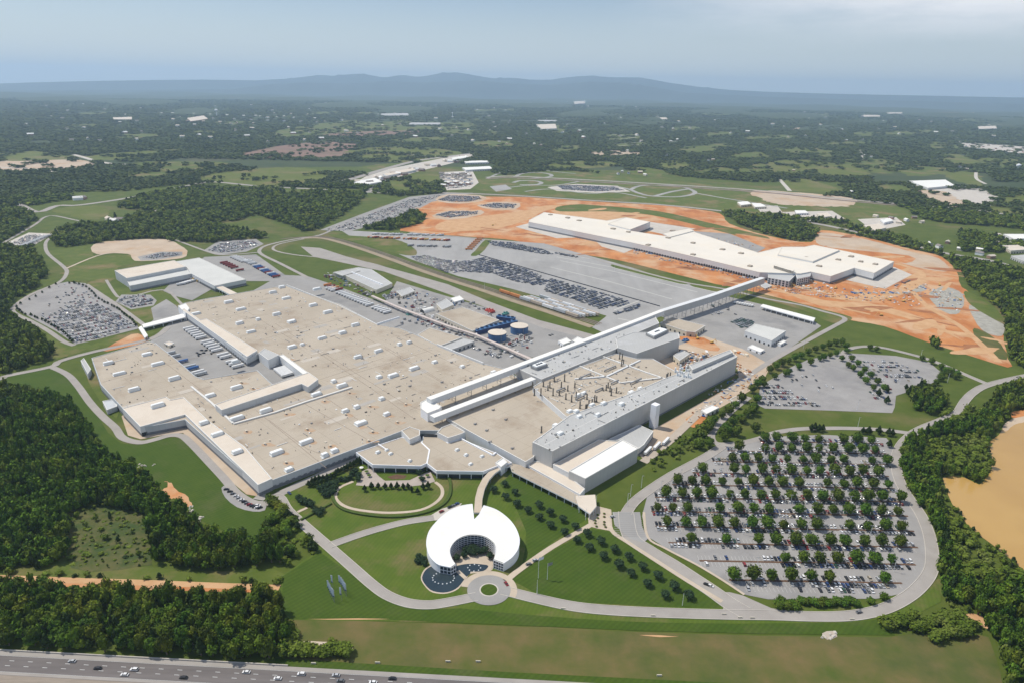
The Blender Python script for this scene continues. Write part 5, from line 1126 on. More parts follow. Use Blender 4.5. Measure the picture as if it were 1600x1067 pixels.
for s in ["728,409 760,403 830,424 848,434 835,446 800,440 770,428 720,425", "640,402 665,400 700,408 720,425 700,428 660,412", "690,407 728,409 722,420 705,416", "860,436 880,441 935,457 985,472 978,478 938,484 905,472 850,456", "762,378 800,380 850,391 865,398 850,398 800,390 770,384", "868,395 905,402 903,404 868,398", "842,438 862,436 850,446 830,447"]:
    lotrows(s, AX, 14.2, 2.75, .90, NEW)
for s in ["959,490 990,478 1000,476 998,482 962,493"]: lotrows(s, AX, 9, 2.6, .9, NEW)
lotrows("1140,503 1155,497 1178,503 1175,512 1158,513", AX, 11, 2.6, .9, ['green', 'green', 'silver', 'grey']); lotrows("1100,480 1150,470 1180,482 1150,495 1110,492", AX, 26, 3.2, .18)
lotrows("780,545 800,538 818,530 830,528 826,534 800,546", AX, 14, 2.7, .55, NEW + CW[:60]); lotrows("735,545 770,542 795,548 780,560 750,553", AX, 13, 2.7, .55); lotrows("800,560 840,552 835,560 805,566", AX, 14, 2.7, .3, NEW); lotrows("855,520 880,522 875,530 850,526", AX, 14, 2.7, .3, NEW)
lotrows("596,462 612,457 618,462 605,470", AX, 12, 2.7, .8); lotrows("325,392 345,381 395,377 405,383 382,392 345,396", AX, 13, 2.8, .8); lotrows("222,404 252,396 280,396 280,399 245,405", AX, 12, 2.8, .8)
for s in ["684,313 702,306 748,308 752,312 732,316 702,316", "750,322 772,318 808,320 802,326 772,326", "680,337 702,331 748,331 745,336 702,341", "870,291 905,290 960,293 975,298 930,300 880,297", "1208,398 1240,393 1250,397 1220,402"]: lotrows(s, AX, 13, 2.8, .75)
lotrows("505,362 560,342 640,312 690,305 672,315 610,345 545,361", AX, 16, 3.0, .35); lotrows("20,380 45,368 80,368 60,380 35,388 15,388", AX, 12, 3.0, .6); lotrows("686,272 735,270 735,292 700,296 688,288", AX, 12, 3, .3)
lotrows("1400,444 1425,438 1420,442 1398,448", AX, 12, 3, .4); lotrows("1190,402 1215,398 1225,402 1200,408", AX, 12, 3, .5)
VV, TT, MMi, base = [], [], [], 0; CN = list(CARCOL); order = CN
for k in (0, 1):
    V, F, M = CARS[k]; keep = M < 2; F2, M2 = F[keep], M[keep]
    for ci, cn in enumerate(CN):
        L = [c for c in STUFF if c[3] == cn and c[4] == k]
        if not L: continue
        a = np.array([(c[0], c[1], .30) for c in L]); v, t = scatter(V, F2, a, np.ones(len(L)), np.array([c[2] for c in L]))
        VV.append(v); TT.append(t + base); base += len(v); MMi.append(np.tile(np.where(M2 == 0, ci, len(CN)), len(L)))
o = trimesh('parked_cars', np.concatenate(VV), np.concatenate(TT), [CM[c] for c in CN] + [m_cglass], np.concatenate(MMi)); tag(o, 'the remaining hundreds of small parked cars in all the car parks', 'cars', kind='stuff')
print('cars individual', nI, 'stuff', len(STUFF))
# ---- trailers, containers, railcars
def trailer_mesh(mt, L=15.5, H=4.0, cab=False, name='trailer'):
    key = ('t', mt.name, L, cab)
    if key not in CARME:
        g = MB().box((0, 0, 1.15), (L, 2.6, H - 1.15), 0, 0).box((0, 0, .9), (L, 2.2, .3), 0, 1)
        for x in (-L / 2 + 1.4, -L / 2 + 2.8): g.box((x, 0, 0), (1.0, 2.5, 1.0), 0, 1)
        g.box((L / 2 - 3, 0, 0), (.3, 2.0, 1.15), 0, 1)
        if cab: g.box((L / 2 + 2.2, 0, .5), (2.6, 2.4, 2.6), 0, 0).box((L / 2 + 4.2, 0, .5), (1.6, 2.2, 1.3), 0, 0).box((L / 2 + 2, 0, 0), (4.5, 2.4, .6), 0, 1)
        o = g.build(name, [mt, m_tyre]); CARME[key] = o.data; bpy.data.objects.remove(o)
    return CARME[key]
def place(me, name, p, a, label, cat, group, z=.3):
    o = bpy.data.objects.new(name, me); COL.objects.link(o); o.location = (p.x, p.y, z); o.rotation_euler = (0, 0, a); tag(o, label, cat, group); return o
TW = mat('trailer_white', (.68, .68, .67), (.76, .76, .75), .3, rough=.5); TG = mat('trailer_grey', (.42, .44, .46), (.5, .52, .53), .3, rough=.5); TO = mat('container_orange', (.55, .20, .06), (.62, .26, .09), .3, rough=.5); TR = mat('container_red', (.20, .035, .03), (.26, .05, .042), .3, rough=.5); TB = mat('container_blue', (.04, .11, .30), (.06, .15, .36), .3, rough=.5); TY = mat('container_yellow', (.62, .40, .10), (.68, .46, .14), .3, rough=.5)
aA = math.atan2(AX.y, AX.x); aB = math.atan2(BX.y, BX.x)
def row(s, n, ang, mts, what, where, cab=0.0, L=15.5, cat='trailer', name='semi_trailer', skip=0.0, z=.3):
    a, b = PL(s)
    for i in range(n):
        if random.random() < skip: continue
        p = a.lerp(b, i / max(1, n - 1)); nm, mt = mts[(i * 3 + len(where)) % len(mts)] if len(mts) > 1 else mts[0]
        place(trailer_mesh(mt, L, 4.0, random.random() < cab), name, p, ang, '%s %s, %s from left %s' % (nm, what, ORD[i], where), cat, what + 's ' + where, z)
W_, G_, O_, R__, B_, Y_ = ('white', TW), ('pale grey', TG), ('orange', TO), ('dark red', TR), ('blue', TB), ('yellow', TY)
row("295,515 372,574", 19, aA, [W_, G_, W_], 'semi trailer', 'docked at the long unloading wall', .2, skip=.15)
row("437,578 449,588", 8, aA, [W_], 'semi trailer', 'packed side by side beside the white gallery end', .2)
row("265,554 314,586", 13, aA, [W_, G_, ('blue', TB), G_], 'semi trailer', 'along the low factory edge of the dock yard', skip=.35)
row("515,452 605,490", 22, aA, [W_, G_, W_], 'semi trailer', 'in the upper truck row behind the factory', .15, skip=.1)
row("512,447 530,454", 4, aA, [O_, R__], 'container', 'at the left end of the upper truck row')
row("350,412 375,424", 7, aA, [R__, R__, W_], 'container', 'in the warehouse yard middle', skip=.1); row("365,403 382,410", 6, aA, [W_], 'semi trailer', 'at the top of the warehouse yard'); row("385,409 396,414", 5, aA, [W_, G_], 'semi trailer', 'in the second stand of the warehouse yard')
row("400,417 432,434", 12, aA, [B_, W_, R__, B_], 'container', 'along the right rim of the warehouse yard')
row("283,446 300,441", 5, aA, [W_], 'semi trailer', 'beside the warehouse wall'); row("300,435 318,442", 6, aA, [W_, Y_], 'semi trailer', 'docked in the warehouse court')
row("578,372 700,377", 34, aA, [O_, Y_, W_, R__, O_], 'container', 'in the colourful far container row', skip=.15, L=12); row("585,367 690,369", 24, aA, [W_, G_], 'semi trailer', 'in the white far trailer row', skip=.2, L=13)
row("733,391 750,374", 7, .12, [O_], 'container', 'in the slanting orange stack column', L=17); row("640,385 702,387", 18, aA, [('dark', m_steel), G_], 'chassis', 'in the bare chassis row', skip=.25, L=11)
row("1148,475 1175,480", 8, aA, [W_], 'van', 'in the white row behind the east yard', L=6.5, cat='van', name='van')
row("1012,707 1040,692", 3, aA + .2, [W_], 'semi trailer', 'parked by the sandy track'); row("35,386 75,370", 14, aA, [W_, G_], 'semi trailer', 'in the small lorry park of the far left', L=14)
def railcar_mesh(mt):
    key = ('r', mt.name)
    if key not in CARME:
        g = MB().box((0, 0, 1.1), (26, 3, 4.2), 0, 0).box((0, 0, 5.3), (26, 3, .35), 0, 0, taper=.9).box((0, 0, .8), (25, 2, .4), 0, 1)
        for x in (-9.5, 9.5): g.box((x, 0, 0), (3.4, 2.2, .9), 0, 1)
        o = g.build('railcar', [mt, m_tyre]); CARME[key] = o.data; bpy.data.objects.remove(o)
    return CARME[key]
RC = [('pale grey', TG), ('white', TW), ('tan', mat('railcar_tan', (.45, .38, .30), (.52, .44, .36), .3, rough=.6))]
ra, rb = PL("812,468 918,503")
rdir = (rb - ra).normalized(); rn = Vector((-rdir.y, rdir.x, 0)); rl = (rb - ra).length; ran = math.atan2(rdir.y, rdir.x)
for j in range(7):
    for i in range(int(rl / 27.5)):
        if j in (4, 5) and i == 0: continue
        p = ra + rn * (5.6 * j) + rdir * (14 + i * 27.5 + j * 2.5); nm, mt = RC[(i * 2 + j) % 3]
        place(railcar_mesh(mt), 'railcar', p, ran, '%s railcar, %s from left on the %s siding from the grass bank' % (nm, ORD[i], ORD[j]), 'railcar', 'railcars on the sidings', .75)
for i in range(2): place(railcar_mesh(TO), 'railcar', ra - rdir * (14 + 27.5 * i) + rn * 2, ran, ('first' if i == 0 else 'second') + ' rust orange railcar left of the pale railcars', 'railcar', 'railcars on the sidings', .75)
rb_ = MB(); kk = 0
for reg, n_ in (("1195,436 1320,452 1330,470 1220,458 1150,446", 220), ("990,388 1187,430 1180,440 1080,418 985,396", 260), ("1060,545 1140,560 1190,590 1150,600 1060,590", 260), ("1330,450 1450,445 1440,480 1330,470", 160), ("1085,364 1190,388 1150,388 1095,372", 90), ("1450,452 1505,460 1500,486 1470,482", 90), ("1120,600 1190,590 1120,640 1060,670", 90)):
    reg = PL(reg); xs_ = [p.x for p in reg]; ys_ = [p.y for p in reg]
    while n_:
        x, y = random.uniform(min(xs_), max(xs_)), random.uniform(min(ys_), max(ys_)); kk += 1
        if kk > 20000: break
        if inside(reg, x, y): n_ -= 1; l_ = random.uniform(1, 6); rb_.box((x, y, .25), (l_, random.uniform(.8, 2.5), random.uniform(.3, 1.6)), random.uniform(0, 3.1), random.choice([0, 1, 2, 2, 3, 4, 5]), random.uniform(.5, 1))
tag(rb_.build('site_rubble', [TW, m_steel, m_conc, m_orange2, m_redc, TB]), 'loose rubble, timber and pallets strewn over the building site', 'rubble', kind='stuff')
rb_ = MB()
for reg, n_ in (("602,458 640,452 770,492 735,545 660,508", 260), ("500,432 520,428 590,458 580,466", 60), ("1062,552 1150,562 1120,585 1060,575", 120), ("740,520 800,510 840,535 800,560", 60)):
    reg = PL(reg); xs_ = [p.x for p in reg]; ys_ = [p.y for p in reg]; kk = 0
    while n_ and kk < 9000:
        x, y = random.uniform(min(xs_), max(xs_)), random.uniform(min(ys_), max(ys_)); kk += 1
        if not inside(reg, x, y): continue
        n_ -= 1; c_ = random.choice([0, 0, 1, 1, 2, 3, 4, 5])
        if n_ % 5 == 0: rb_.beam((x, y, 2.5), (x + AX.x * 12 * random.choice([1, -.6]), y + AX.y * 9, 2.5), .5, c_)
        elif n_ % 4 == 0: rb_.cyl((x, y, .25), random.uniform(.7, 1.8), random.uniform(1.5, 6), 9, c_)
        else: rb_.box((x, y, .25), (random.uniform(1.5, 6), random.uniform(1.2, 3), random.uniform(1, 3.4)), RF, c_)
tag(rb_.build('yard_clutter', [m_steel, TW, m_conc, m_stack, TR, m_blue]), 'crowded pipes, drums and small equipment between the powerhouse and the yards', 'equipment', kind='stuff')
# construction machines on the clay
def digger(px, py, a, lb, col=None):
    p = P(px, py); t = thing('excavator', lb, 'excavator', (p.x, p.y, .3), 0)
    MB().box((p.x, p.y, .3), (4.5, 3.4, 1.0), a, 0).build('track', m_tyre, t); MB().box((p.x, p.y, 1.3), (4.2, 3.0, 1.9), a, 0, .9).build('cab', col or TY, t)
    MB().beam((p.x + 2 * math.cos(a), p.y + 2 * math.sin(a), 2.6), (p.x + 6.5 * math.cos(a), p.y + 6.5 * math.sin(a), 5.5), .6).beam((p.x + 6.5 * math.cos(a), p.y + 6.5 * math.sin(a), 5.5), (p.x + 9 * math.cos(a), p.y + 9 * math.sin(a), 1.2), .5).build('boom', col or TY, t)
for x, y, a, lb in [(1305, 452, 1, 'yellow excavator on clay below the big white corner'), (1390, 470, 2, 'yellow excavator beside the clay haul road bend'), (1412, 472, .4, 'yellow excavator right of the haul road bend'), (1377, 494, 3, 'lone excavator in the middle of the lower clay field'), (1468, 447, 1.2, 'excavator by the grey stone heap top'), (1500, 470, 2.4, 'excavator at the right side of the grey stone heap'),
        (1265, 452, .3, 'excavator among the material piles under the entrance frame'), (1240, 448, 2, 'excavator near the grey entrance steelwork'), (1112, 536, .5, 'yellow digger on the small clay yard behind the paint shop'), (1090, 530, 1.7, 'second digger on the small clay yard behind the paint shop'), (898, 368, 1, 'excavator at the foot of the long white hall, left'), (770, 353, .2, 'dark machine on the empty clay left of the white hall')]: digger(x, y, a, lb)
for i in range(70):                                         # site materials: stacks and skips
    x, y = [(1215 + (i * 37) % 90, 440 + (i * 13) % 16), (1005 + (i * 41) % 170, 392 + (i * 41) % 170 * .23 + (i * 7) % 9), (1060 + (i * 29) % 110, 550 + (i * 17) % 22), (1330 + (i * 31) % 90, 448 + (i * 11) % 22)][i % 4]
    p = P(x, y); an = random.uniform(0, 3); nm, mt = [('white', TW), ('grey', TG), ('rust orange', TO), ('blue', TB), ('tan', m_cream), ('dark', m_steel)][i % 6]
    t = thing('material_stack', '%s %s' % (nm, ['stack of site material on the clay below the entrance frame', 'stack of site material along the foot of the long white hall', 'crate or cabin on the cluttered yard behind the paint shop', 'site material lying on the clay right of the white hall'][i % 4]), 'site material', (p.x, p.y, 0), 0, ['stacks by the entrance frame', 'stacks along the white hall', 'yard clutter behind the paint shop', 'stacks on the right clay'][i % 4])
    l_ = random.uniform(3, 11); MB().box((p.x, p.y, .3), (l_, random.uniform(2.4, 4), random.uniform(1, 2.8)), an).build('stack_body', mt, t); MB().box((p.x + 1, p.y - 4, .3), (l_ * .5, 1.2, .8), an + .3).build('loose_pile', m_cream, t)
for i, (px, py) in enumerate([(308, 552), (312, 554), (318, 552), (310, 556), (328, 545), (332, 549), (322, 548), (315, 548), (330, 553)]):
    p = P(px, py); t = full_car(px, py, random.uniform(0, 3), 'black', 'dark yard tractor waiting in the middle of the dock yard', 'dark yard tractors', 1, .3, name='yard_tractor'); t['category'] = 'tractor'
# ------------------------------------------------------------------ trees
def crown_arrays(seed, cards=90, sub=2, squash=1.0, cone=0.0, csize=.26):
    rg = np.random.default_rng(seed); t = (1 + 5 ** .5) / 2
    v = np.array([(-1, t, 0), (1, t, 0), (-1, -t, 0), (1, -t, 0), (0, -1, t), (0, 1, t), (0, -1, -t), (0, 1, -t), (t, 0, -1), (t, 0, 1), (-t, 0, -1), (-t, 0, 1)], float); v /= np.linalg.norm(v[0])
    f = [(0, 11, 5), (0, 5, 1), (0, 1, 7), (0, 7, 10), (0, 10, 11), (1, 5, 9), (5, 11, 4), (11, 10, 2), (10, 7, 6), (7, 1, 8), (3, 9, 4), (3, 4, 2), (3, 2, 6), (3, 6, 8), (3, 8, 9), (4, 9, 5), (2, 4, 11), (6, 2, 10), (8, 6, 7), (9, 8, 1)]
    v = list(map(np.array, v))
    for _ in range(sub - 1):
        mid = {}; nf = []
        def mp_(a, b):
            k = (min(a, b), max(a, b))
            if k not in mid: q = v[a] + v[b]; v.append(q / np.linalg.norm(q)); mid[k] = len(v) - 1
            return mid[k]
        for a, b, c in f: x, y, z = mp_(a, b), mp_(b, c), mp_(c, a); nf += [(a, x, z), (b, y, x), (c, z, y), (x, y, z)]
        f = nf
    v = np.array(v); ph = rg.uniform(0, 6, 3)
    def bump(d): return 1 + .16 * np.sin(d[:, 0] * 4 + ph[0]) * np.cos(d[:, 1] * 4.5 + ph[1]) + .12 * np.sin(d[:, 2] * 6 + d[:, 0] * 5 + ph[2])
    def shape(d, k):
        q = d * (k * bump(d))[:, None]; 
        if cone: w = np.clip(1.15 - (q[:, 2] + 1) * .5 * cone * 1.05, .08, 2); q = q * np.stack([w, w, np.ones_like(w)], -1)
        return q
    core = shape(v, rg.uniform(.66, .90, len(v)))
    V = [core]; F = [np.array(f)]; n = len(core)
    d = rg.normal(size=(cards, 3)); d[:, 2] = np.where(d[:, 2] < -.5, -d[:, 2], d[:, 2]); d /= np.linalg.norm(d, axis=1)[:, None]
    c = shape(d, rg.uniform(.74, 1.14, cards)); nr = d + rg.normal(scale=.45, size=d.shape); nr /= np.linalg.norm(nr, axis=1)[:, None]
    u = np.cross(nr, rg.normal(size=nr.shape)); u /= np.linalg.norm(u, axis=1)[:, None]; w = np.cross(nr, u); s = rg.uniform(.6, 1.25, cards)[:, None] * csize
    q = np.stack([c + u * s, c + w * s, c - u * s, c - w * s * rg.uniform(.5, 1, (cards, 1))], 1).reshape(-1, 3); V.append(q)
    b = n + np.arange(cards) * 4; F.append(np.stack([b, b + 1, b + 2], -1)); F.append(np.stack([b, b + 2, b + 3], -1))
    V = np.concatenate(V); V[:, 2] = V[:, 2] * squash + 1.0 * squash
    return V, np.concatenate(F)
def to_mesh(name, V, F, mt):
    o = trimesh(name, V, F, mt); me = o.data; bpy.data.objects.remove(o); return me
def trunk_mesh():
    g = MB(); g.cyl((0, 0, 0), .30, 2.2, 7, r2=.2, cap=False).cyl((0, 0, 2.2), .20, 3.2, 7, r2=.06, cap=False)
    for a in (.3, 2.3, 4.2): g.beam((0, 0, 1.9), (1.4 * math.cos(a), 1.4 * math.sin(a), 4.2), .16)
    o = g.build('trunk', m_bark); me = o.data; bpy.data.objects.remove(o); return me
TRUNK = trunk_mesh(); CROWN = {}
for key, mt, cards, cone, sub in (('lot', m_leafB, 330, 0, 3), ('lawn', m_leafC, 200, 0, 2), ('con', m_leafD, 200, 1.0, 2), ('wood', m_leafA, 300, 0, 3), ('scrub', m_leafE, 170, 0, 2)):
    CROWN[key] = []
    for k in range(6 if key in ('wood', 'lot') else 3):
        V, F = crown_arrays(hash(key) % 1 + k * 7 + len(key), cards, sub, 1, cone, .17 if key in ('wood', 'lot') else .24); CROWN[key].append(to_mesh('crown', V, F, mt))
def tree(x, y, r, h, key, label, cat='tree', group=None, name='tree', z=0.2, clear=.25):
    t = bpy.data.objects.new(name, None); COL.objects.link(t); t.location = (x, y, z); t.rotation_euler = (0, 0, random.uniform(0, 6.28)); t.empty_display_size = 2; tag(t, label, cat, group)
    o = bpy.data.objects.new('crown', random.choice(CROWN['con' if key == 'wood' and random.random() < .13 else key])); COL.objects.link(o); o.parent = t; o.location = (0, 0, h * clear); o.scale = (r, r * random.uniform(.9, 1.1), h * (1 - clear) / 2)
    q = bpy.data.objects.new('trunk', TRUNK); COL.objects.link(q); q.parent = t; k = h / 8; q.scale = (k, k, k)
    return t
for x, y, r in LOTTREES:
    h = random.uniform(8.6, 12.4); sz = 'large' if h > 11.6 else 'small' if h < 9.6 else 'round'
    p = random.uniform(.38, .46)
    n_ = sum(1 for q in LOTTREES if q[2] == r and q[0] <= x)
    tree(x, y, h * p, h, 'lot', '%s green tree, %s from left in the %s tree row from the ring road' % (sz, ORD[n_ - 1], ORD[r]), 'tree', 'trees in the large car park', 'parking_lot_tree', clear=.13)
def many(o, s, key, rad, h, label, group, name='tree', dy=1.0, clear=.22, k=4.0, cat='tree'):
    L = s.split()
    for i, t_ in enumerate(L):
        a, b = map(float, t_.split(',')); x, y = o[0] + a / k, o[1] + b / k; p = P(x, y + dy)
        w = label + ', ' + ORD[i]
        v = random.uniform(.88, 1.12); tree(p.x, p.y, rad * v, h * v, key, w, cat, group, name, clear=clear)
many((800, 800), "405,185 470,145 485,232 555,195 570,288 640,245 665,342 730,292 745,392 815,355 845,460 910,410 955,530 1010,478 1105,535", 'lawn', 3.4, 6.0, 'dark young tree on the triangular front lawn', 'young trees on the triangular lawn', 'lawn_tree')
many((400, 594), "1075,392 1037,438 990,463 1040,493 1087,523 1132,548 1080,473 1180,527 1180,577 1225,558 1228,610 1278,586 1285,640 1330,616", 'lawn', 3.3, 5.6, 'dark young tree on the dark lawn right of the round building', 'young trees by the round building', 'lawn_tree', k=2.667)
many((400, 600), "680,665 722,652 765,648 808,650 845,648 882,651 920,652 950,650 972,668 1010,680 1045,652 1075,648", 'con', 3.0, 6.6, 'dark conical tree in the row across the oval garden', 'conifers of the oval garden', 'conifer', clear=.05)
many((400, 600), "330,630 352,612 372,600 395,592 420,588 445,585 470,582 492,575 500,556 515,548 535,540 552,530 572,522 592,512 612,500 632,490 650,482 668,478 360,630 385,622 410,616 440,612", 'con', 3.1, 6.0, 'dark dense tree in the screen beside the loading road', 'screen trees beside the loading road', 'screen_tree', clear=.05, dy=2.5)
many((400, 600), "400,660 425,650 450,640 475,632 500,625 418,682 443,672 468,662 492,652 436,700 462,690 486,680 560,600 590,590 530,600 600,565 620,550 640,575 270,720 285,740 300,735 320,750 335,745 350,760 375,800 395,815 410,795 640,600 1020,560 1040,600", 'lawn', 2.8, 4.6, 'small leafy tree in the garden plot left of the oval', 'garden trees left of the oval lawn', 'garden_tree', clear=.08)
many((1200, 350), "10,925 50,905 85,885 125,870 165,853 205,835 250,815 295,798 340,782 380,772 420,757 460,752", 'lot', 4.4, 10, 'bushy tree in the avenue row beside the yard road', 'avenue trees beside the yard road', 'avenue_tree', clear=.1)
many((1200, 350), "190,905 265,878 320,852 345,845 385,832 425,820 460,852 490,805 485,780 520,853 500,893 560,885 530,912 575,955 600,925 640,958 610,993 680,1000 655,1035 725,1040 40,965 110,945 130,935 960,852 1020,872 635,785 675,795", 'lot', 4.0, 9, 'bushy tree in the strip between the two upper car park halves', 'trees of the upper car park', 'parking_lot_tree', clear=.1)
many((1200, 350), "1080,905 1110,925 1140,930 1180,948 1085,950 1075,975 1050,1000 1035,1020 1020,1045 1000,1030 1170,965 1130,945", 'lot', 4.2, 8.5, 'tree in the dense belt right of the upper car park', 'belt trees right of the upper car park', 'parking_lot_tree', clear=.06)
many((800, 550), "1435,305 1500,250 1530,215 1570,215 1530,310 1395,345 1465,400 1425,430 1380,455 1355,385 1310,410 1260,445 1335,490 1240,475 1510,365 1520,495 1325,550 1225,495 1345,510 1400,520 1230,590 1170,600 1440,440 1500,390 1560,190 1310,520", 'lot', 4.6, 10, 'bushy tree along the drive between tall grey wall and car park', 'trees along the upper drive', 'avenue_tree', clear=.1)
many((1200, 600), "268,290 290,285 315,292 340,290 590,305 625,310 690,308 750,318 775,318 875,60 740,45 690,70 740,118 860,30 755,390", 'con', 4.0, 8.5, 'dark tree beside the road between the two car parks', 'dark trees between the car parks', 'conifer', clear=.05)
many((1200, 800), "60,580 80,560 100,585 125,590 150,575 180,590 205,560 230,570 260,560 290,575 320,580 345,560 370,580 395,575 420,560 445,570 470,580 495,560 520,565 545,580 640,565 722,540 70,600 120,602 165,602", 'lot', 3.0, 4.6, 'low leafy tree in the bush border under the car park', 'bush border under the car park', 'border_tree', clear=.03)
many((0, 350), "540,395 560,412 575,425 590,438 600,455 620,470 640,480 655,492 675,500 700,512 715,520 735,530 750,540 765,555 780,568 795,580 815,592 830,605 840,620 850,635 105,520 110,535 125,545 140,558 160,568 195,572 220,585 235,592 265,600 285,612 305,620 325,635 345,645 365,655 385,668 400,680 415,692 425,705 440,722 455,735 130,500 185,475 225,455 265,430 310,400 350,378 435,372 465,372 495,378 520,385", 'con', 2.6, 4.6, 'small very dark tree on the rim of the west car park', 'rim trees of the west car park', 'rim_tree', clear=.03)
many((640, 770), "520,545 560,560 600,570 640,560 670,555 505,590 440,615 745,600 700,545 585,520 620,530", 'lawn', 2.6, 5.0, 'leafy tree in the courtyard of the round building', 'courtyard trees', 'courtyard_tree', k=5.93, clear=.08)
many((640, 770), "90,600 115,640 140,660 75,640 130,620", 'lawn', 2.4, 3.6, 'shrub left of the dark pool', 'shrubs left of the pool', 'shrub', k=5.93, clear=.02, cat='shrub')
many((1200, 800), "915,735 945,735 970,725 1000,710 1030,700 1060,690 1090,680 1060,790 1040,800 1110,770 1160,770 1190,765 1215,760 1250,755 1260,720 1200,720 1120,720 1190,660 1140,670 1100,650 715,700 735,715 760,720 790,700 810,690 840,700 870,690 900,660", 'scrub', 4.2, 6.5, 'green bush of the rows right of the striped bank', 'bush rows at the lower right', 'bush', clear=.02, cat='bush')
many((400, 800), "185,880 215,870 240,890 275,880 305,860 330,890 350,870 400,890 455,880 480,860 510,880 540,870 565,885 430,895 200,760 215,790 190,800 230,800", 'scrub', 4.6, 6.6, 'green bush of the clump ending the left wood by the verge', 'clump at the end of the left wood', 'bush', clear=.02, cat='bush')
many((400, 600), "90,740 110,750 130,770 150,790 175,800 160,830 200,830 225,850 240,880 215,880 190,900 260,900 120,860 90,880 70,900 130,930 100,960 200,950 190,930 60,940 330,985 370,1040 350,1030 215,1060 200,1075 20,1000 40,1030", 'wood', 4.4, 8, 'loose wood tree by the road left of the oval garden', 'loose trees by the front road', 'wood_tree', clear=.08)

# woods ---------------------------------------------------------------
for s in ["-450,385 0,388 50,388 65,410 72,430 55,452 20,470 12,490 45,512 62,524 85,545 84,560 50,572 15,583 -450,610",
          "-450,600 0,604 45,614 75,619 107,632 118,650 140,670 162,692 175,720 200,722 225,738 240,760 262,782 285,797 312,820 345,842 380,845 408,832 440,850 440,880 400,885 370,890 325,892 295,885 237,879 226,862 230,828 200,812 165,818 140,812 126,838 118,872 60,888 0,893 -450,893",
          "-450,915 0,912 50,914 125,926 250,935 300,938 400,932 428,945 445,965 452,985 460,1002 450,1026 430,1034 300,1027 150,1017 0,1009 -450,985",
          "1402,700 1420,688 1450,680 1480,668 1520,658 1545,630 1570,606 1600,600 2090,580 2090,635 1600,650 1582,646 1562,663 1547,684 1541,698 1550,714 1549,736 1537,751 1527,756 1505,744 1480,742 1475,752 1482,775 1500,800 1525,830 1555,858 1580,882 1600,900 2090,1110 2090,1290 1600,1150 1575,1090 1560,1010 1520,965 1480,940 1440,925 1462,895 1464,862 1458,835 1432,800 1412,760 1404,722",
          "1500,945 1600,900 1700,950 1700,1100 1600,1110 1570,1060 1560,1010",
          "1312,352 1400,370 1475,398 1500,424 1518,452 1555,478 1570,500 1576,540 1576,562 1590,575 2090,560 2090,430 1600,428 1560,418 1500,406 1425,392 1350,372",
          "1128,332 1160,330 1200,341 1268,354 1277,362 1270,377 1235,377 1200,368 1150,350", "330,302 400,294 560,303 573,306 560,320 520,345 500,358 478,364 440,348 400,336 372,342 362,332 340,325",
          "560,348 590,332 620,323 645,328 672,342 668,350 612,361 562,358", "-450,250 0,270 130,266 230,262 300,278 315,284 270,291 200,299 110,301 115,312 60,321 0,326 -450,320",
          "180,325 240,300 310,292 400,297 402,336 372,345 300,352 230,352 190,350 170,345 222,336 238,332", "82,372 100,357 160,350 240,352 330,352 420,371 400,375 330,380 290,378 240,376 190,378 140,382 108,387 86,385",
          "-450,322 0,325 48,332 56,345 30,365 0,380 -450,382", "1416,606 1440,603 1455,612 1478,622 1478,638 1450,648 1430,640 1420,625", "1450,535 1474,528 1478,540 1462,548",
          "1310,290 1360,290 1440,300 1455,315 1380,315 1330,308", "1340,236 1420,238 1460,245 1465,262 1400,258 1350,252", "1540,272 1640,268 1640,285 1560,285", "1200,274 1240,274 1360,278 1370,288 1300,285 1210,282",
          "560,283 620,300 640,300 690,296 700,302 620,308 570,300"]:
    fill(WOOD, [tuple(map(float, q.split(','))) for q in s.split()], 1)
for s in ["1008,712 1040,695 1075,680 1100,660 1112,672 1110,690 1080,705 1040,728 1012,742", "395,788 425,790 458,818 500,850 505,862 470,900 450,920 440,905 445,870 440,848 410,832 396,805", "112,800 150,790 228,806 235,870 225,885 110,888", "1476,935 1520,955 1545,985 1530,985 1490,960", "0,895 100,896 300,905 440,905 440,912 300,908 100,900 0,899",
          "400,915 440,920 440,935 430,945 405,935", "1290,348 1310,350 1350,372 1425,392 1480,405 1502,428 1490,420 1440,402 1340,374"]:
    fill(WOOD, [tuple(map(float, q.split(','))) for q in s.split()], 2)
for s in ["1440,690 1500,680 1536,684 1542,700 1548,716 1546,733 1527,753 1505,742 1480,742 1462,735 1440,715", "1468,765 1500,806 1550,862 1580,892 1570,910 1530,925 1490,890 1470,840", "1470,640 1520,640 1500,662 1470,668", "1080,672 1110,655 1120,668 1108,690 1085,700"]:
    fill(WOOD, [tuple(map(float, q.split(','))) for q in s.split()], 3)
fill(WOOD, [(1474, 744), (1482, 770), (1500, 798), (1530, 834), (1552, 850), (1574, 868), (1600, 893), (1640, 925), (1640, 955), (1592, 917), (1560, 896), (1533, 872), (1506, 842), (1484, 812), (1466, 784), (1460, 750)], 2)
def vnoise(x, y, s, seed):
    rg = np.random.default_rng(seed); T = rg.random((256, 256)); X = x / s; Y = y / s; ix = np.floor(X).astype(int); iy = np.floor(Y).astype(int); fx = X - ix; fy = Y - iy; fx = fx * fx * (3 - 2 * fx); fy = fy * fy * (3 - 2 * fy)
    def t_(a, b): return T[a % 256, b % 256]
    return (t_(ix, iy) * (1 - fx) + t_(ix + 1, iy) * fx) * (1 - fy) + (t_(ix, iy + 1) * (1 - fx) + t_(ix + 1, iy + 1) * fx) * fy
rad_ = 230.0; PX, PY, SZ = [], [], []
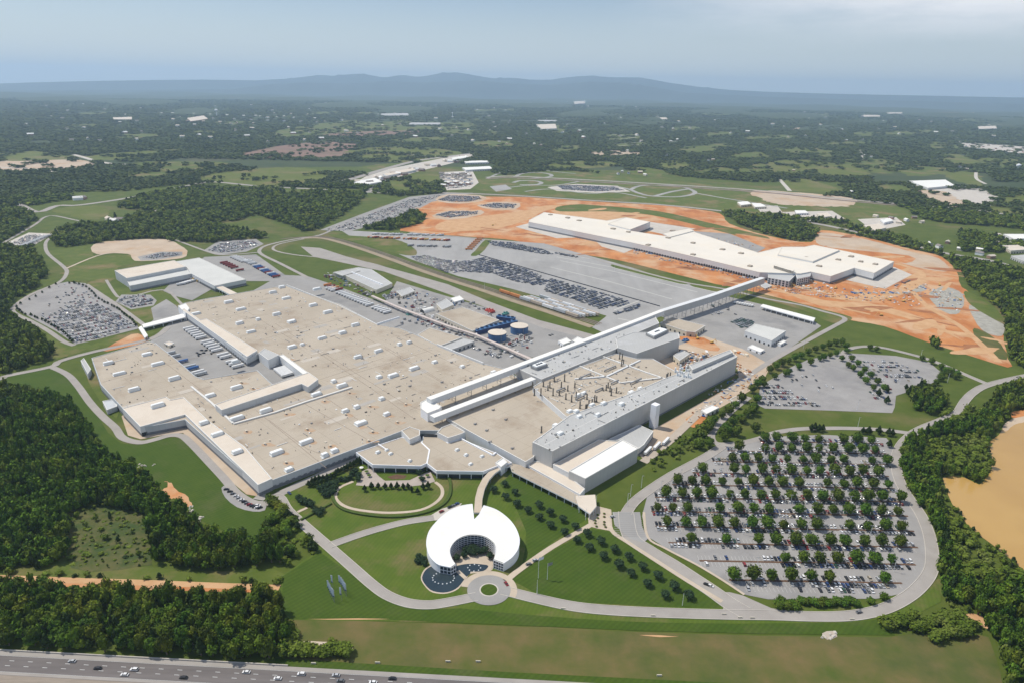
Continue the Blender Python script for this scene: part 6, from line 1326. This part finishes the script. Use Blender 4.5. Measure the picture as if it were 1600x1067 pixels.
while rad_ < 15000:
    s = max(5.4, .0062 * rad_); n = int(2 * math.radians(52) * rad_ / s); a = np.radians(-52) + np.arange(n) * (2 * math.radians(52) / n); a = a + RNG.uniform(-.42, .42, n) * s / rad_; rr = rad_ + RNG.uniform(-.42, .42, n) * s
    PX.append(rr * np.sin(a)); PY.append(rr * np.cos(a)); SZ.append(np.full(n, s)); rad_ += s
PX, PY, SZ = map(np.concatenate, (PX, PY, SZ)); u, v = proj(PX, PY); D = np.hypot(PX, PY)
ui = (u - MX0).astype(int); vi = (v - MY0).astype(int); ok = (ui >= 0) & (ui < MW) & (vi >= 0) & (vi < MH); ui = np.clip(ui, 0, MW - 1); vi = np.clip(vi, 0, MH - 1)
w = WOOD[vi, ui]; nt_ = NOTREE[vi, ui]
nfar = vnoise(PX, PY, 520, 3) * .6 + vnoise(PX, PY, 190, 4) * .4; nfar2 = vnoise(PX, PY * .6, 1400, 8)
ycut = 300 + .019 * (u - 800)
right_mix = (v >= 225) & (v < 395) & (u > 1190) & (nfar > .50) & ((v < 350) | (u > 1500))
far = (v < ycut - 42) & (nfar * .7 + nfar2 * .3 < .72); mid = (v >= ycut - 42) & (v < ycut) & (nfar > .46)
rnd = RNG.random(len(PX))
fl_ = FIELD[vi, ui] & ~(vnoise(PX, PY, 75, 21) * .6 + vnoise(PX, PY, 30, 22) * .4 > .64)
sel = ok & ~nt_ & ~fl_ & ((w == 1) | ((w == 3) & (rnd < .93)) | ((w == 2) & (rnd < .75)) | ((w == 0) & (far | mid | right_mix)))
PX, PY, SZ, D, w, u, v, rnd = (q[sel] for q in (PX, PY, SZ, D, w, u, v, rnd)); print('wood trees', len(PX))
hh = np.where(w == 2, RNG.uniform(1.2, 5.0, len(PX)) * np.where((u > 112) & (u < 235) & (v > 795) & (v < 885) & (rnd > .14), .45, 1.15), RNG.uniform(7.0, 16.0, len(PX)) * (1 + .25 * (vnoise(PX, PY, 60, 9) - .5)))
hh = np.where(w == 3, RNG.uniform(2.5, 7.5, len(PX)), hh)
hh = np.minimum(hh, np.where(D > 2600, 13, 20)); 
edge = (SZ * .60) * RNG.uniform(.7, 1.35, len(PX)); clr = (u > 112) & (u < 235) & (v > 795) & (v < 888); edge = np.where(w == 2, edge * np.where(clr & (rnd > .14), RNG.uniform(.25, .6, len(PX)), .75), edge)
infr = (u > 0) & (u < 1600) & (v < 1067) & (v > 0)
score = np.where(infr & (w == 1), hh * edge / D ** 2, 0); top = np.argsort(-score)[:300]; isel = np.zeros(len(PX), bool); isel[top] = True
for i in top:
    g_ = 0 if v[i] > 900 and u[i] < 480 else 1 if u[i] < 480 else 2
    seg = ['motorway wood', 'large left wood', 'lakeside wood'][g_]
    hz_ = ['leftmost', 'far left', 'left', 'inner left', 'left middle', 'middle', 'right middle', 'inner right', 'right', 'far right', 'rightmost'][max(0, min(10, int(u[i] / 44) if g_ < 2 else int((u[i] - 1400) / 19)))]
    dp = int((v[i] - (900 if g_ == 0 else 600)) / (14 if g_ == 0 else 22)); dps = ORD[max(0, min(20, dp))]
    szw = 'tall' if hh[i] > 12.2 else 'low' if hh[i] < 10.2 else 'medium'
    wd = 'broad' if edge[i] > 3.6 else 'narrow'
    lb = '%s %s tree, %s part of %s, %s belt from behind' % (szw, wd, hz_, seg, dps)
    tree(PX[i], PY[i], edge[i] * 1.12, hh[i], 'wood', lb, 'tree', 'trees of the ' + seg, 'wood_tree', z=0, clear=.10)
def wood(name, msk, mt, cards, sub, label, nv=7, seed=20, cs=.24):
    MI = []
    idx = np.where(msk)[0]; VV, TT, base = [], [], 0
    if len(idx) == 0: return
    pick = RNG.integers(0, nv, len(idx))
    for k in range(nv):
        V, F = crown_arrays(seed + k, cards, sub, 1, 1.0 if k == 6 else 0, cs); j = idx[pick == k]
        if len(j) == 0: continue
        vv, tt = scatter(V, F, np.stack([PX[j], PY[j], hh[j] * .06], -1), np.stack([edge[j], edge[j] * RNG.uniform(.85, 1.15, len(j)), hh[j] * .47], -1), RNG.uniform(0, 6.28, len(j)))
        VV.append(vv); TT.append(tt + base); base += len(vv); MI.append(np.full(len(tt), 1 if k == 6 else 2 if k == 5 else 0))
    o = trimesh(name, np.concatenate(VV), np.concatenate(TT), [mt, m_leafD, m_leafE], np.concatenate(MI)); tag(o, label, 'wood', kind='stuff'); print(name, len(idx), base)
rest = ~isel
wood('woodland', rest & (w == 1) & (D < 900), m_leafA, 120, 2, 'dense green woodland around the plant, left and right', cs=.24)
wood('scrub', rest & ((w == 2) | (w == 3)), m_leafE, 36, 2, 'pale green scrub and bushes on slopes beside the woods', cs=.34)
wood('woodland', rest & (w < 2) & (D >= 900) & (D < 2600), m_leafA, 26, 2, 'woods in the middle distance behind and beside the plant', cs=.36)
wood('far_woodland', rest & (w < 2) & (D >= 2600), m_leafF, 6, 1, 'far wooded plain reaching to the mountains', nv=4, cs=.5)
# ------------------------------------------------------------------ hedge, poles, flags, small things
c = PL("486,682 480,700 484,722 498,738 520,752 548,762 575,768 607,770 640,768 668,760 692,748 712,735 722,722 724,710")
hd_pts = smooth_poly(PL("520,752 519,768 522,783 534,795 555,802 585,806.5 612,808 645,805.5 675,798 694,787 703,772 703,752 696,742"), 4, False); g = MB()
L, R_ = strip_pts(hd_pts, 2.6); n = len(hd_pts)
g.add([(p.x, p.y, 0.2) for p in L] + [(p.x, p.y, 1.7) for p in L] + [(p.x, p.y, 1.7) for p in R_] + [(p.x, p.y, .2) for p in R_], [f for i in range(n - 1) for f in ((i + 1, i, n + i, n + i + 1), (n + i, 2 * n + i, 2 * n + i + 1, n + i + 1), (2 * n + i, 3 * n + i, 3 * n + i + 1, 2 * n + i + 1))])
tag(g.build('hedge', m_hedge), 'clipped green hedge curving round the oval lawn', 'hedge')
g = MB(); a, b = P(470, 813), P(518, 787); g.beam((a.x, a.y, .9), (b.x, b.y, .9), 1.8); tag(g.build('hedge', m_hedge), 'straight clipped hedge from the garden plot to the oval hedge', 'hedge')
m_flag = mat('banner_white', (.78, .80, .86), (.86, .88, .92), .5); m_fb = mat('banner_blue', (.05, .10, .32), (.07, .13, .38), .5)
tops = [(515, 375), (528, 400), (540, 425), (553, 448), (564, 465), (575, 480), (557, 318), (640, 318), (662, 338), (676, 358), (688, 378), (699, 395), (707, 410), (653, 455)]
for i, (a, b) in enumerate(tops):
    x, y = 440 + a / 7.115, 860 + b / 7.115; p = P(x + 2.2, y + 14); t = thing('banner_pole', 'white banner on pole in the lawn ring, %s' % (['left arc', 'right arc'][i > 6] + ', ' + ORD[i if i < 7 else i - 7] + ' from the ' + ('left' if i < 7 else 'centre')), 'banner', (p.x, p.y, .2), 0, 'ring of banners on the lawn')
    MB().cyl((p.x, p.y, .2), .14, 11.5, 8, r2=.08).build('pole', m_steel, t); MB().box((p.x - .6, p.y + .6, 5.9), (1.6, .08, 5.5), -.40).build('banner_cloth', m_flag, t); MB().box((p.x - .6, p.y + .6, 4.9), (1.6, .08, .95), -.40).build('banner_foot', m_fb, t)
for i, (x, y, h) in enumerate([(841, 903, 19), (855, 905, 15), (839, 928, 13), (1066, 946, 11), (931, 792, 12), (903, 786, 12), (897, 790, 13), (915, 812, 12)]):
    p = P(x, y); t = thing('flagpole', ['tall pole with a white flag over the triangular lawn', 'tall pole with a hanging grey flag beside the white flag', 'single white mast by the front road under the flags', 'slim mast at the right corner of the triangular lawn', 'mast by the entrance canopy, right of it', 'mast left of the entrance canopy tip', 'mast farthest left at the entrance canopy', 'mast by the sandstone plaza edge'][i], 'flagpole', (p.x, p.y, .2))
    MB().cyl((p.x, p.y, .2), .20, h, 8, r2=.1).build('pole', m_wwhite, t)
    if i < 2: MB().add([(p.x, p.y, h - 3), (p.x + 3.6, p.y + 1.5, h - 2.2), (p.x + 3.8, p.y + 1.6, h + .1), (p.x, p.y, h)], [(0, 1, 2, 3)]).build('flag', m_flag if i == 0 else m_steel, t)
nl = 0
for r in range(1, nrow + 1, 2):                             # lamp masts of the large car park
    for k in range(4):
        x = P(1060 + k * 100, 850).x * 1.0 + r * 1.5; y = ynear + r * step - 8.8
        if not inside(lot1, x, y): continue
        t = thing('lamp_mast', 'slim double headed lamp mast between planted rows %s and %s, %s from left' % (ORD[r], ORD[r - 1], ORD[k]), 'lamp mast', (x, y, .3), 0, 'lamp masts of the large car park'); nl += 1
        MB().cyl((x, y, .3), .16, 11, 7, r2=.1).build('pole', m_wwhite, t)
        for s_ in (-1, 1): MB().box((x + s_ * .9, y, 11.1), (1.3, .5, .25)).build('lamp_head', m_steel, t)
for i, (x, y) in enumerate([(1032, 770), (1062, 752), (980, 790), (985, 776), (1002, 762), (1339, 640), (1310, 560), (1438, 560), (1480, 598), (1255, 545), (1405, 600), (1340, 668), (757, 452), (1160, 452), (860, 455), (960, 425)]):
    p = P(x, y); t = thing('lamp_mast', 'slim pale lamp mast %s' % ['by the drive above the car park', 'farther along the drive above the car park', 'beside the plaza end', 'just above the painted bay', 'left of the drive bend', 'on the road between car parks', 'in the upper car park middle', 'at the upper right loop road', 'near the right road junction', 'by the avenue trees', 'at the upper car park corner', 'on the grass strip', 'in the storage yard centre', 'by the conveyor bridge', 'by the railway sidings', 'in the empty paved yard'][i], 'lamp mast', (p.x, p.y, .3))
    MB().cyl((p.x, p.y, .3), .2, 13, 7, r2=.12).build('pole', m_wwhite, t); MB().box((p.x + .8, p.y, 13), (1.8, .5, .3)).build('lamp_head', m_steel, t)
for i, (x, y) in enumerate([(880, 951.5), (1020, 962.5), (1131, 960), (1156, 965.5), (1175, 966), (1331, 968), (490, 1037), (590, 1036), (700, 1034), (747, 1034), (1030, 1056)]):
    p = P(x, y); t = thing('direction_sign' if i < 6 else 'marker_stone', ['small pale sign', 'small pale marker'][i >= 6] + ' %s' % ['on the verge left under the front road', 'on the verge right of the first one', 'standing on the road island', 'below the road junction', 'right of the junction sign', 'below the ring road bend', 'by the motorway near the bushes', 'on the dry verge', 'in the dry verge middle', 'in the dry verge right of the middle one', 'low on the right verge'][i], 'sign', (p.x, p.y, .2))
    MB().box((p.x, p.y, .2), (3.2, .4, 1.3)).build('panel', m_cream, t); MB().box((p.x, p.y, .2), (.3, .3, .5)).build('post', m_steel, t)
rk = MB()
for i in range(40):
    x, y = [(216 + random.uniform(0, 27), 730 - random.uniform(0, 7)), (296 + random.uniform(0, 6), 795 + random.uniform(-5, 4)), (306 + random.uniform(0, 12), 811 + random.uniform(-4, 4)), (1284 + random.uniform(0, 22), 992 + random.uniform(-5, 5))][i % 4]
    p = P(x, y); rk.box((p.x, p.y, 0.1), (random.uniform(1, 3), random.uniform(1, 2.4), random.uniform(.4, 1.1)), random.uniform(0, 3), 0, .6)
tag(rk.build('riprap_stones', m_conc), 'pale stone riprap patches on the grassy slopes', 'stones', kind='stuff')
for i, (x, y) in enumerate([(565, 733), (562, 742), (573, 739), (577, 745), (655, 733), (665, 735), (668, 745), (657, 749)]):
    p = P(x, y); t = thing('garden_umbrella', 'small parasol on the garden terrace, %s' % ['upper left', 'far left', 'left inner', 'left lower', 'upper right', 'far right', 'right lower', 'right inner'][i], 'parasol', (p.x, p.y, .5))
    MB().cyl((p.x, p.y, .5), .06, 2.4, 6).build('pole', m_steel, t); MB().cyl((p.x, p.y, 2.4), 2.1, .7, 8, r2=.1).build('canopy', m_rwhite if i < 2 else m_hedge, t)
# people and benches on the plaza are too small to see; rows of planters are not
for i, (x, y) in enumerate([(934, 805), (934, 810), (944, 803), (944, 808), (944, 816), (944, 820), (930, 814), (930, 818), (932, 823), (946, 824)]):
    p = P(x, y); t = thing('planter', 'dark round planter on the sandstone plaza, %s in its line' % ORD[i], 'planter', (p.x, p.y, .5), 0, 'plaza planters'); MB().cyl((p.x, p.y, .5), 1.0, .6, 10, r2=1.2).build('bowl', m_mulch, t); MB().cyl((p.x, p.y, 1.1), 1.1, .7, 8, r2=.3).build('shrub', m_hedge, t)

# ------------------------------------------------------------------ haze: the pale air
hz = MB().box((0, 14600, -60), (2 * 40000, 2 * 18600, 60 + 840)).build('haze', []); tag(hz, 'pale blue summer haze in the air over the plain', 'haze', kind='stuff')
hm = bpy.data.materials.new('haze_air'); hm.use_nodes = True; hn_ = hm.node_tree.nodes; hn_.remove(hn_['Principled BSDF'])
pv = hn_.new('ShaderNodeVolumePrincipled'); pv.inputs['Color'].default_value = (.56, .76, 1.0, 1); pv.inputs['Density'].default_value = 4.9e-5; pv.inputs['Anisotropy'].default_value = 0.25
hm.node_tree.links.new(pv.outputs[0], hn_['Material Output'].inputs['Volume']); hz.data.materials.append(hm)
